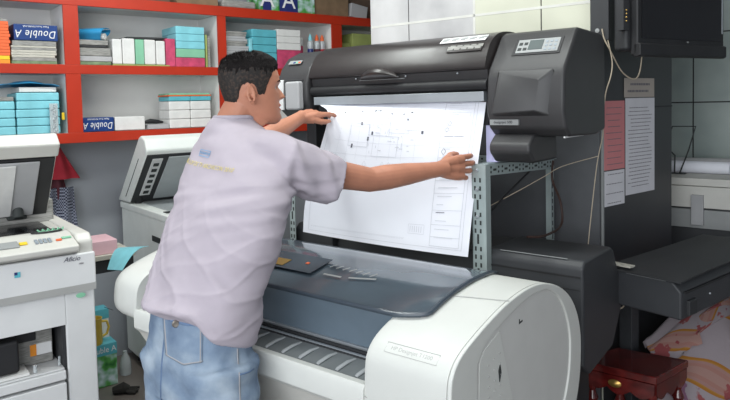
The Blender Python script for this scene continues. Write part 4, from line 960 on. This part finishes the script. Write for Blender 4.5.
# --- head
HS = .94; HO = V3((-.356, 2.03, 1.466)); HF = V3((.956, .293, 0)); HR = V3((.293, -.956, 0)); HU = V3((0, 0, 1))
hk = [(-.004, .030, .078, .016), (.004, -.005, .090, .034), (.018, -.030, .094, .047), (.035, -.055, .093, .056), (.055, -.072, .092, .062), (.075, -.083, .092, .067), (.10, -.092, .093, .071), (.12, -.098, .092, .074), (.14, -.102, .095, .076), (.16, -.103, .094, .077), (.18, -.099, .087, .075), (.20, -.088, .072, .067), (.215, -.068, .050, .053), (.225, -.042, .026, .034), (.230, -.015, .0, .008)]
def head_row(z):
    for i in range(len(hk)-1):
        if z <= hk[i+1][0]: break
    t = (z-hk[i][0])/(hk[i+1][0]-hk[i][0]); a = hk[max(i-1, 0)]; b = hk[i]; c = hk[i+1]; d = hk[min(i+2, len(hk)-1)]
    return [b[k]+(c[k]-b[k])*t for k in (1, 2, 3)]
ga = lambda x: math.exp(-x*x)
def head_pt(th, z, off=0, zo=0):
    bk_, fr_, hw = head_row(z); c, s = math.cos(th), math.sin(th); e = 2/2.25
    x = (hw+off)*math.copysign(abs(s)**e, s); yc = (fr_+bk_)/2 if z > .22 else 0
    y = ((fr_+off) if c > 0 else -(bk_-off))*math.copysign(abs(c)**e, c) if z <= .22 or True else 0
    if c > 0 and off < .003:
        nz = max(0, min(1, (.128-z)/.040))**1.1 if z > .086 else max(0, 1-(.086-z)/.011)
        y += .023*nz*ga(x/(.0095+.006*max(0, 1-abs(z-.082)/.02)))
        y += .0055*ga((z-.060)/.006)*ga(x/.022)+.005*ga((z-.044)/.006)*ga(x/.018)-.004*ga((z-.0525)/.0025)*ga(x/.026)
        y += .006*ga((z-.018)/.014)*ga(x/.020)+.003*ga((z-.138)/.010)*ga((abs(x)-.028)/.025)
        y -= .010*ga((abs(x)-.032)/.014)*ga((z-.119)/.011)+.006*ga((z-.124)/.012)*ga(x/.014)
    return HO+HR*(x*HS)+HF*(y*HS)+HU*((z+zo)*HS)
bb = MB(); N_ = 96; rg = []
zs_ = [hk[0][0]+(hk[-1][0]-hk[0][0])*i/90 for i in range(91)]
for z in zs_: rg.append([bb.bm.verts.new(head_pt(2*math.pi*j/N_, z)-PO) for j in range(N_)])
for i in range(len(rg)-1):
    for j in range(N_): bb.bm.faces.new((rg[i][j], rg[i][(j+1) % N_], rg[i+1][(j+1) % N_], rg[i+1][j]))
bb.bm.faces.new(rg[0][::-1]); bb.bm.faces.new(rg[-1])
H_ = lambda x, y, z: HO+HR*(x*HS)+HF*(y*HS)+HU*(z*HS)
for s in (-1, 1):                                           # ears: rim, bowl, lobe
    def E_(a, rx, rz): return H_(s*(.077+.010*(.5-.5*math.sin(a+.3))+.004), -.012-.004*math.cos(a)+rx*math.cos(a)-.10*rz*math.sin(a), .098+rz*math.sin(a))
    T_(bb, [E_(a/10*2*math.pi*.86+.9-2.0, .015, .027) for a in range(11)], .0042, 8)
    T_(bb, [H_(s*.068, -.010, .098), H_(s*.079, -.014, .098)], [.016, .014], 12, ((HR), 1))
    T_(bb, [E_(a/8*math.pi*1.2-.6, .009, .018) for a in range(9)], .0035, 8)
    T_(bb, [H_(s*.074, -.002, .074), H_(s*.080, -.006, .068)], [.006, .007], 8)
    T_(bb, [H_(s*.070, .004, .098), H_(s*.076, .006, .094)], [.006, .005], 8)
# --- neck, trunk, legs
T_(bb, [(-.430, 1.99, 1.38), (-.418, 2.0, 1.44), (-.402, 2.012, 1.49), (-.380, 2.022, 1.53), (-.362, 2.03, 1.58)], [.075, .062, .056, .055, .055], 24)
T_(bb, [H_(0, .03, -.01), H_(0, .0, .035)], [.038, .05], 16)
tr0 = [(-.476, 1.74, .86, .150, .10), (-.463, 1.75, .96, .160, .100), (-.444, 1.79, 1.061, .155, .098), (-.417, 1.82, 1.154, .165, .102), (-.392, 1.87, 1.247, .172, .105), (-.382, 1.92, 1.315, .172, .104), (-.383, 1.95, 1.358, .160, .094), (-.395, 1.975, 1.395, .125, .080), (-.412, 1.995, 1.43, .075, .06)]
ringloft(bb, tr0)
legs = []
for s in (-1, 1):
    hp = V3((-.474, 1.74, .86))+BR*(.085*s); kn = V3((-.47, 1.73, .48))+BR*(.10*s); an = V3((-.50, 1.69, .10))+BR*(.11*s)
    legs.append((hp, kn, an)); T_(bb, [hp, (hp+kn)/2, kn, (kn+an)/2, an, an-V3((0, 0, .06))], [.075, .066, .050, .048, .034, .036], 18)
# --- arms
SR, ER, WR = V3((-.240, 1.868, 1.345)), V3((.012, 2.035, 1.278)), V3((.264, 2.205, 1.290))
SL, EL, WL = V3((-.500, 2.13, 1.395)), V3((-.395, 2.365, 1.385)), V3((-.262, 2.615, 1.470))
def arm(S, E, W):
    T_(bb, [S-(E-S)*.1, S, S+(E-S)*.35, S+(E-S)*.7, E, E+(W-E)*.22, E+(W-E)*.5, E+(W-E)*.8, W, W+(W-E)*.06], [.045, .050, .047, .043, .0395, .0415, .037, .029, .0265, .028], 20)
T_(bb, [(-.40, 1.97, 1.375), SR], [.06, .052]); T_(bb, [(-.42, 2.0, 1.39), SL], [.06, .05]); arm(SR, ER, WR); arm(SL, EL, WL)
def hand(b, W, d, s, n, curl, thumb, spread=.06, K=1.1):
    bn = MB(); hand_(bn, V3((0, 0, 0))+PO, d, s, n, curl, thumb, spread)
    for v in bn.bm.verts: v.co = v.co*K+V3(W)-PO
    mt = bpy.data.meshes.new('h'); bn.bm.to_mesh(mt); bn.bm.free(); b.bm.from_mesh(mt)
def hand_(b, W, d, s, n, curl, thumb, spread=.06):
    d = V3(d).normalized(); s = V3(s); s = (s-d*s.dot(d)).normalized(); n = V3(n); n = (n-d*n.dot(d)-s*n.dot(s)).normalized()
    for q, k in ((.0, 1), ):
        for o_, r0_ in ((.020, .015), (.0, .016), (-.020, .0145)):
            T_(b, [W+d*-.01+s*o_*.45, W+d*.025+s*o_*.9+n*.001, W+d*.055+s*o_*1.15+n*.002, W+d*.086+s*o_*1.25], [r0_*.98, r0_*1.0, r0_, r0_*.82], 14)
    T_(b, [W+d*.012+s*.010-n*.006, W+d*.038+s*.030-n*.010], [.017, .014], 12)
    for i, (o_, L3, r_) in enumerate(((.0305, (.040, .024, .019), .0088), (.0105, (.044, .028, .020), .0090), (-.0105, (.041, .026, .019), .0086), (-.0300, (.032, .020, .017), .0077))):
        p = W+d*(.083-.004*abs(i-1))+s*o_; pts = [p-d*.02, p]; rr = [r_*1.0, r_*1.12]; al = 0
        for j in range(3):
            al += R(curl[i][j]); dr = (d*math.cos(al)-n*math.sin(al)+s*(spread*(1.2-i*.8))*(1 if j == 0 else .3)).normalized()
            pm = p+dr*L3[j]*.5; p = p+dr*L3[j]; pts += [pm, p]; rr += [r_*(.95-.07*j), r_*(1.0-.09*j) if j < 2 else r_*.62]
        T_(b, pts, rr, 12)
    p = W+d*.030+s*.026-n*.006; pts = [p-d*.015-s*.008, p]; rr = [.012, .0125]
    for L_, dv in zip((.036, .030, .024), thumb):
        dr = (d*dv[0]+s*dv[1]+n*dv[2]).normalized(); p = p+dr*L_; pts.append(p); rr.append(.0105)
    rr[-1] = .0065; rr[-2] = .0098; T_(b, pts, rr, 12)
hand(bb, WR, (.80, .60, -.04), (.03, .05, 1), (.6, -.8, .05), [(8, 22, 40), (6, 26, 44), (8, 28, 44), (12, 30, 44)], [(.8, .30, -.6), (.95, .1, -.4), (1, 0, -.2)], K=1.18)
hand(bb, WL, (.66, .73, .17), (.68, -.64, -.22), (-.02, -.25, .95), [(4, 14, 14), (12, 24, 24), (24, 40, 40), (34, 45, 45)], [(.85, .45, -.35), (.97, .15, -.20), (1, -.05, -.08)])
me = merged(bb, .003, 2)
body = obj('body', me, 'skin', PE, smooth=180)
# --- face pieces and hair
def patch(name, m, fn, nu, nv): b = MB(); b.grid(fn, nu, nv, .0012); return b.build(name, m, PE, smooth=80)
patch('lips', 'lip', lambda u, v: head_pt((u-.5)*.62, .045+.019*v*(1-.0*u)*1.0 if abs(u-.5) < .49 else .053, .0012)-PO, 16, 8)
for s in (-1, 1):
    patch('eyebrow', 'hair', lambda u, v, s=s: head_pt(s*(.20+.40*u), .1365+.006*v*(1-.5*u)+.004*math.sin(u*3), .0015)-PO, 10, 3)
    e = MB().ball(H_(s*.030, .0690, .119)-PO, .0095, 10).build('eye', 'eye', PE); MB().ball(H_(s*.030, .0752, .119)-PO, .0044, 8).build('iris', 'black', e)
    patch('eyelid', 'skin', lambda u, v, s=s: H_(s*(.0175+.027*u), .0690+.0108*math.cos((u-.5)*2.2)*math.cos((v)*1.0), .1215+.0065*v*math.sin(math.pi*u)+.001)-PO, 8, 4)
def hairline(th):
    a = abs(math.degrees(math.atan2(math.sin(th), math.cos(th))))
    K = [(0, .180), (30, .180), (48, .170), (58, .150), (66, .125), (70, .098), (84, .096), (88, .128), (100, .136), (112, .125), (122, .085), (140, .060), (180, .055)]
    for (a0, z0), (a1, z1) in zip(K, K[1:]):
        if a <= a1: return z0+(z1-z0)*(a-a0)/(a1-a0)
    return .055
bh = MB(); NT, NZ = 120, 46; rg = []
def hpt(j, i):
    th = 2*math.pi*j/NT; z0 = hairline(th)+.002*math.sin(j*2.3); t = i/NZ; z = z0+(.2299-z0)*t
    edge = min(1, t*9); up = max(0, min(1, (z-.150)/.05)); off = edge*(.0045+.0045*up+.0012*noise.noise((math.cos(th)*9, math.sin(th)*9, z*90)))+.0004
    fwd = max(0, math.cos(th))
    zz = up*(.008+.010*fwd)*(1 if t > .05 else 0)
    return head_pt(th, z, max(off, .0032) if t > .03 else .001, zz)-PO
for j in range(NT): rg.append([bh.bm.verts.new(hpt(j, i)) for i in range(NZ+1)])
for j in range(NT):
    for i in range(NZ):
        fc_ = bh.bm.faces.new((rg[j][i], rg[(j+1) % NT][i], rg[(j+1) % NT][i+1], rg[j][i+1]))
        z = (rg[j][i].co.z+PO.z-HO.z)/HS; th = 2*math.pi*j/NT; lim = .176+.006*math.sin(j*1.9)+.004*math.sin(j*5.1)
        a = abs(math.degrees(math.atan2(math.sin(th), math.cos(th))))
        fc_.material_index = 0 if z > lim else 1
for k in range(5200):                                       # short upright strands on the crown
    th = random.uniform(0, 2*math.pi); z = random.choice((random.uniform(.165, .2295), random.uniform(.19, .2295))); 
    if z < hairline(th)+.006: continue
    up = max(0, min(1, (z-.150)/.05)); p = head_pt(th, z, .004+.004*up, up*.009)-PO; nn = (p+PO-H_(0, -.01, .14)).normalized()
    nn = (nn*.45+HU*.9+HF*.15+V3((random.uniform(-.2, .2), random.uniform(-.2, .2), 0))).normalized(); L_ = random.uniform(.005, .010)*(.5+.5*up); t_ = nn.cross(V3((random.uniform(-1, 1), random.uniform(-1, 1), .3))).normalized()*.0007
    f_ = bh.bm.faces.new((bh.bm.verts.new(p-t_), bh.bm.verts.new(p+t_), bh.bm.verts.new(p+nn*L_))); f_.material_index = 0
me = bpy.data.meshes.new('hair'); bh.bm.to_mesh(me); bh.bm.free(); obj('hair', me, ['hair', 'hair_short'], PE, smooth=70)
# --- t-shirt
bs = MB()
rows = [(-.480, 1.748, .84, .170, .126), (-.476, 1.748, .90, .176, .130), (-.468, 1.750, .96, .184, .134), (-.459, 1.768, 1.01, .190, .131), (-.446, 1.79, 1.061, .197, .124), (-.418, 1.82, 1.154, .203, .125), (-.394, 1.87, 1.247, .207, .128), (-.385, 1.92, 1.315, .203, .126), (-.386, 1.95, 1.358, .190, .118), (-.396, 1.975, 1.402, .158, .104), (-.410, 1.998, 1.440, .112, .086), (-.412, 2.005, 1.470, .076, .070), (-.408, 2.008, 1.487, .064, .062)]
LAT = V3((.965, .26, 0))
def hemz(i, p, x, y):
    if i > 2: return p.z
    # lower edge: high at the left back, falling to the right side, notch at the side slit
    q = (p-V3((-.465, 1.745, 0))).dot(LAT); k = max(0, min(1, (q+.045)/.09)); k = k*k*(3-2*k); k2 = max(0, min(1, (q-.05)/.10)); h = .990-.084*k-.045*k2+(0 if q > -.09 else .2*(q+.09))
    return h+(0, .012, .40*(1.01-h))[i]
ringloft(bs, rows, 56, 2.25, hemz)
T_(bs, [(-.36, 1.95, 1.375), (-.29, 1.90, 1.368), (-.225, 1.872, 1.348), (-.150, 1.925, 1.312), (-.104, 1.956, 1.284)], [.075, .082, .084, .081, .078], 22)
T_(bs, [(-.41, 1.99, 1.39), (-.45, 2.05, 1.385), (-.49, 2.12, 1.38), (-.475, 2.19, 1.382), (-.435, 2.27, 1.385)], [.066, .070, .070, .068, .066], 22)
me = merged(bs, .0055, 4)
me.update()
Ns = [v.normal.copy() for v in me.vertices]; new = []
for v, n in zip(me.vertices, Ns):
    p = v.co+PO
    rel = p-V3((-.25, 1.87, 1.30)); q = V3((p.dot(BR), p.dot(BF), p.z))
    lo = max(0, min(1, (1.30-p.z)/.22)); hi = 1-lo
    # long folds pulled from the right armpit down to the left hip, horizontal slack above the hem, creases in the sleeve
    a = .0100*lo*noise.noise(((q.x*.8+q.z*.75)*15, q.y*5, (q.z-q.x*.6)*3.2))
    a += .0075*noise.noise((q.x*7+2, q.y*7, q.z*(10+9*lo)+q.x*7))
    w1 = q.z+q.x*.9+.05*noise.noise((q.x*6, q.y*6, q.z*6)); rd = 1-min(1, abs(noise.noise((w1*17, q.x*2.5, q.y*3+5)))*3.6); a += .0055*lo*rd*rd
    w2 = q.z-q.x*.5+.06*noise.noise((q.x*5+9, q.y*5, q.z*5)); rd = 1-min(1, abs(noise.noise((w2*15+4, q.x*2, q.y*2)))*3.2); a += .0036*lo*rd*rd
    sl = max(0, min(1, (p.x+.27)/.08)); a += sl*.007*math.sin(p.dot(V3((.80, .55, .35)))*95+noise.noise(p*14)*3)*(.4+.6*noise.noise(p*9+V3((3, 1, 2))))
    arm_ = ga((p-V3((-.27, 1.84, 1.27))).length/.09); a += arm_*.008*math.sin((rel.z+rel.dot(BR)*.6)*120)
    a += hi*.0035*noise.noise((q.x*12, q.y*12, q.z*30))
    edge = min(1, max(0, (p.z-(hemz(0, p, (p-V3((-.465, 1.745, 0))).dot(BR)/.19, 0)+.004))/.03)) if p.z < 1.0 else 1
    new += list(v.co+n*a*(.35+.65*edge))
me.vertices.foreach_set('co', new); me.update()
shirt = obj('t_shirt', me, 'shirt', PE, smooth=180)
bvh = BVHTree.FromPolygons([v.co+PO for v in me.vertices], [tuple(p.vertices) for p in me.polygons])
def project(m, bv, org, ax, ay, dr, lift=.0016):
    """drape a flat mesh (x along ax, y along ay, z outwards) on a surface"""
    dr = V3(dr).normalized()
    for v in m.vertices:
        o_ = V3(org)+ax*v.co.x+ay*v.co.y-dr*.4; h = bv.ray_cast(o_, dr, 1.0)
        if h[0] is not None: v.co = h[0]-dr*(lift+(.0006 if v.co.z > 0 else 0))-PO
        else: v.co = o_+dr*.4-PO
    m.update(); return m
BU = V3((.17, .08, .98)).normalized()
def shirt_print(name, me_, m, cx, cz, tilt=-.07):
    ax = (BR*math.cos(tilt)+HU*math.sin(tilt)); ay = (HU*math.cos(tilt)-BR*math.sin(tilt))
    o_ = V3((-.386, 1.95, 0))+BR*cx; o_.z = cz; return obj(name, project(me_, bvh, o_, ax, ay, BF), m, shirt)
shirt_print('back_lettering', text('MUNG LOP DE TV ARCHICON 2010', .0165, '', None, Matrix(), spacing=1.05), 'print_yellow', -.020, 1.352)
def outline(w, h, t):
    b = MB(); n = 12
    for k in range(n):
        for y in (-h, h): b.box(-w+2*w*k/n, -w+2*w*(k+1)/n, y-t, y+t, 0, .0004)
    for x in (-w, w): b.box(x-t, x+t, -h, h, 0, .0004)
    me_ = bpy.data.meshes.new('o'); b.bm.to_mesh(me_); b.bm.free(); return me_
shirt_print('logo_frame', outline(.030, .0085, .0009), 'print_blue', -.036, 1.385)
shirt_print('logo_lettering', text('MANGNHOM', .0105, '', None, Matrix()), 'print_blue', -.036, 1.385)
# neckline ribbing
cen_ = V3((-.408, 2.010, 1.489)); b = MB(); b.tube([cen_+BR*(.063*math.cos(t_/24*2*math.pi))+BF*(.061*math.sin(t_/24*2*math.pi))-HU*(.012*max(0, math.sin(t_/24*2*math.pi)))-PO for t_ in range(25)], .0065, 8); b.build('collar', 'shirt', shirt)
# --- jeans
bj = MB()
ringloft(bj, [(-.478, 1.744, .74, .166, .110), (-.477, 1.744, .80, .167, .112), (-.474, 1.747, .88, .164, .113), (-.469, 1.750, .95, .160, .109), (-.463, 1.757, 1.0, .155, .100), (-.458, 1.765, 1.03, .148, .090)], 40, 2.4)
for hp, kn, an in legs: T_(bj, [hp+V3((0, 0, -.02)), hp*.75+kn*.25, (hp+kn)/2, kn, (kn+an)/2, an+V3((0, 0, .03)), an-V3((0, 0, .045))], [.108, .102, .096, .084, .080, .078, .082], 26)
me = merged(bj, .007, 6); me.update()
Ns = [v.normal.copy() for v in me.vertices]; new = []
for v, n in zip(me.vertices, Ns):
    p = v.co+PO; new += list(v.co+n*(.006*noise.noise((p.x*9, p.y*9, p.z*22))+.003*noise.noise(p*35)))
me.vertices.foreach_set('co', new); me.update(); jeans = obj('jeans', me, 'jeans', PE, smooth=180)
bvj = BVHTree.FromPolygons([v.co+PO for v in me.vertices], [tuple(p.vertices) for p in me.polygons])
def on_jeans(fn, nu, nv, name, m, parent, lift=.0025):
    b = MB(); b.grid(lambda u, v: V3((*fn(u, v), 0)), nu, nv); me_ = bpy.data.meshes.new(name); b.bm.to_mesh(me_); b.bm.free()
    o_ = V3((-.475, 1.74, 0)); project(me_, bvj, o_, LAT, HU, V3((-.26, .965, 0)), lift); ob = obj(name, me_, m, parent, smooth=80); so = ob.modifiers.new('s', 'SOLIDIFY'); so.thickness = .002; return ob
PX, PZ, PW, PH = -.038, .924, .052, .052
pocket = on_jeans(lambda u, v: (PX+(u-.5)*2*PW*(.90+.1*v), PZ+(v-.5)*2*PH-(.014*(1-abs(2*u-1))*(1-v))), 16, 16, 'back_pocket', 'jeans', jeans)
pl = lambda u, v: (PX+(u-.5)*2*PW*(.90+.1*v), PZ+(v-.5)*2*PH-(.014*(1-abs(2*u-1))*(1-v)))
for u0 in (.03, .93): on_jeans(lambda u, v, u0=u0: pl(u0+.03*u, v), 1, 16, 'pocket_stitch', 'stitch', jeans, .0036)
on_jeans(lambda u, v: pl(u, .86+.14*v), 16, 3, 'pocket_flap', 'jeans_dark', jeans, .0045)
on_jeans(lambda u, v: pl(u, .02+.03*v), 16, 1, 'pocket_stitch', 'stitch', jeans, .0036)
on_jeans(lambda u, v: (-.135+.13*u, .986+.014*v-.004*u), 30, 2, 'waistband', 'jeans_dark', jeans, .003)
on_jeans(lambda u, v: (.098+.003*u, .60+.29*v), 1, 24, 'side_seam', 'stitch', jeans, .003)
on_jeans(lambda u, v: (.100+.040*u, .835-.004*u+.004*v), 8, 1, 'side_seam', 'jeans_dark', jeans, .003)
on_jeans(lambda u, v: (-.105+.003*u+.03*v*v, .70+.28*v), 1, 24, 'centre_seam', 'jeans_dark', jeans, .002)
VD = V3((-.26, .965, 0)); h = bvj.ray_cast(V3((-.475, 1.74, 0))+LAT*(PX-.016)+HU*(PZ+.036)-VD*.4, VD, 1)[0]
if h is not None: MB().lathe([(.001, 0), (.010, 0), (.010, .004), (.007, .0065), (.001, .006)], n=16, mtx=plane_m(h-VD*.006-PO, LAT, HU)).build('pocket_button', 'button_metal', jeans)
for hp, kn, an in legs:
    b = MB(); b.tube([an+V3((0, 0, -.075))-BF*.075-PO, an+V3((0, 0, -.062))-BF*.03-PO, an+V3((0, 0, -.060))+BF*.05-PO, an+V3((0, 0, -.070))+BF*.14-PO, an+V3((0, 0, -.078))+BF*.185-PO], [.022, .038, .040, .034, .018], 16, ((0, 0, 1), .7)); b.build('shoe', 'shoe', PE)
#PERSON_END#
# ---------------------------------------------------------------- light and camera
w = bpy.data.worlds.new('World'); bpy.context.scene.world = w; w.use_nodes = True
bg = w.node_tree.nodes['Background']; bg.inputs[0].default_value = (.86, .93, 1.0, 1); bg.inputs[1].default_value = .7
def area(name, loc, tgt, sx, sy, p, col):
    l = bpy.data.lights.new(name, 'AREA'); l.shape = 'RECTANGLE'; l.size = sx; l.size_y = sy; l.energy = p; l.color = col
    o = bpy.data.objects.new(name, l); C.objects.link(o); o.location = loc; o.rotation_euler = (V3(tgt)-V3(loc)).to_track_quat('-Z', 'Y').to_euler(); return o
area('daylight_shopfront', (-1.4, -1.5, 2.0), (-.2, 2.5, 1.1), 4.0, 2.0, 118, (.93, .97, 1.0))
area('unseen_ceiling_lamp', (.2, 2.1, 2.93), (.2, 2.1, 0), 1.4, .12, 24, (.95, 1.0, .97))
area('unseen_ceiling_lamp', (-.9, 2.7, 2.93), (-1.1, 3.0, 0), 1.4, .12, 26, (.95, 1.0, .97))  # added lamp, unseen, brightens the shelf and the left side
cam = bpy.data.cameras.new('Camera'); co = bpy.data.objects.new('Camera', cam); C.objects.link(co)
cam.sensor_width = 36; cam.lens = 36*640/730; cam.shift_y = -.0856; cam.clip_start = .05
P_, A_ = R(3), R(1.35)
fw = V3((0, math.cos(P_), -math.sin(P_))); up0 = V3((0, math.sin(P_), math.cos(P_))); r0 = V3((1, 0, 0))
rt = r0*math.cos(A_)-up0*math.sin(A_); upv = up0*math.cos(A_)+r0*math.sin(A_)
mw = Matrix((( rt.x, upv.x, -fw.x, 0), (rt.y, upv.y, -fw.y, 0), (rt.z, upv.z, -fw.z, 1.52), (0, 0, 0, 1)))
co.matrix_world = mw; bpy.context.scene.camera = co
sc_ = bpy.context.scene; sc_.view_settings.view_transform = 'Standard'; sc_.view_settings.look = 'None'; sc_.view_settings.exposure = 0.0; sc_.view_settings.gamma = 1
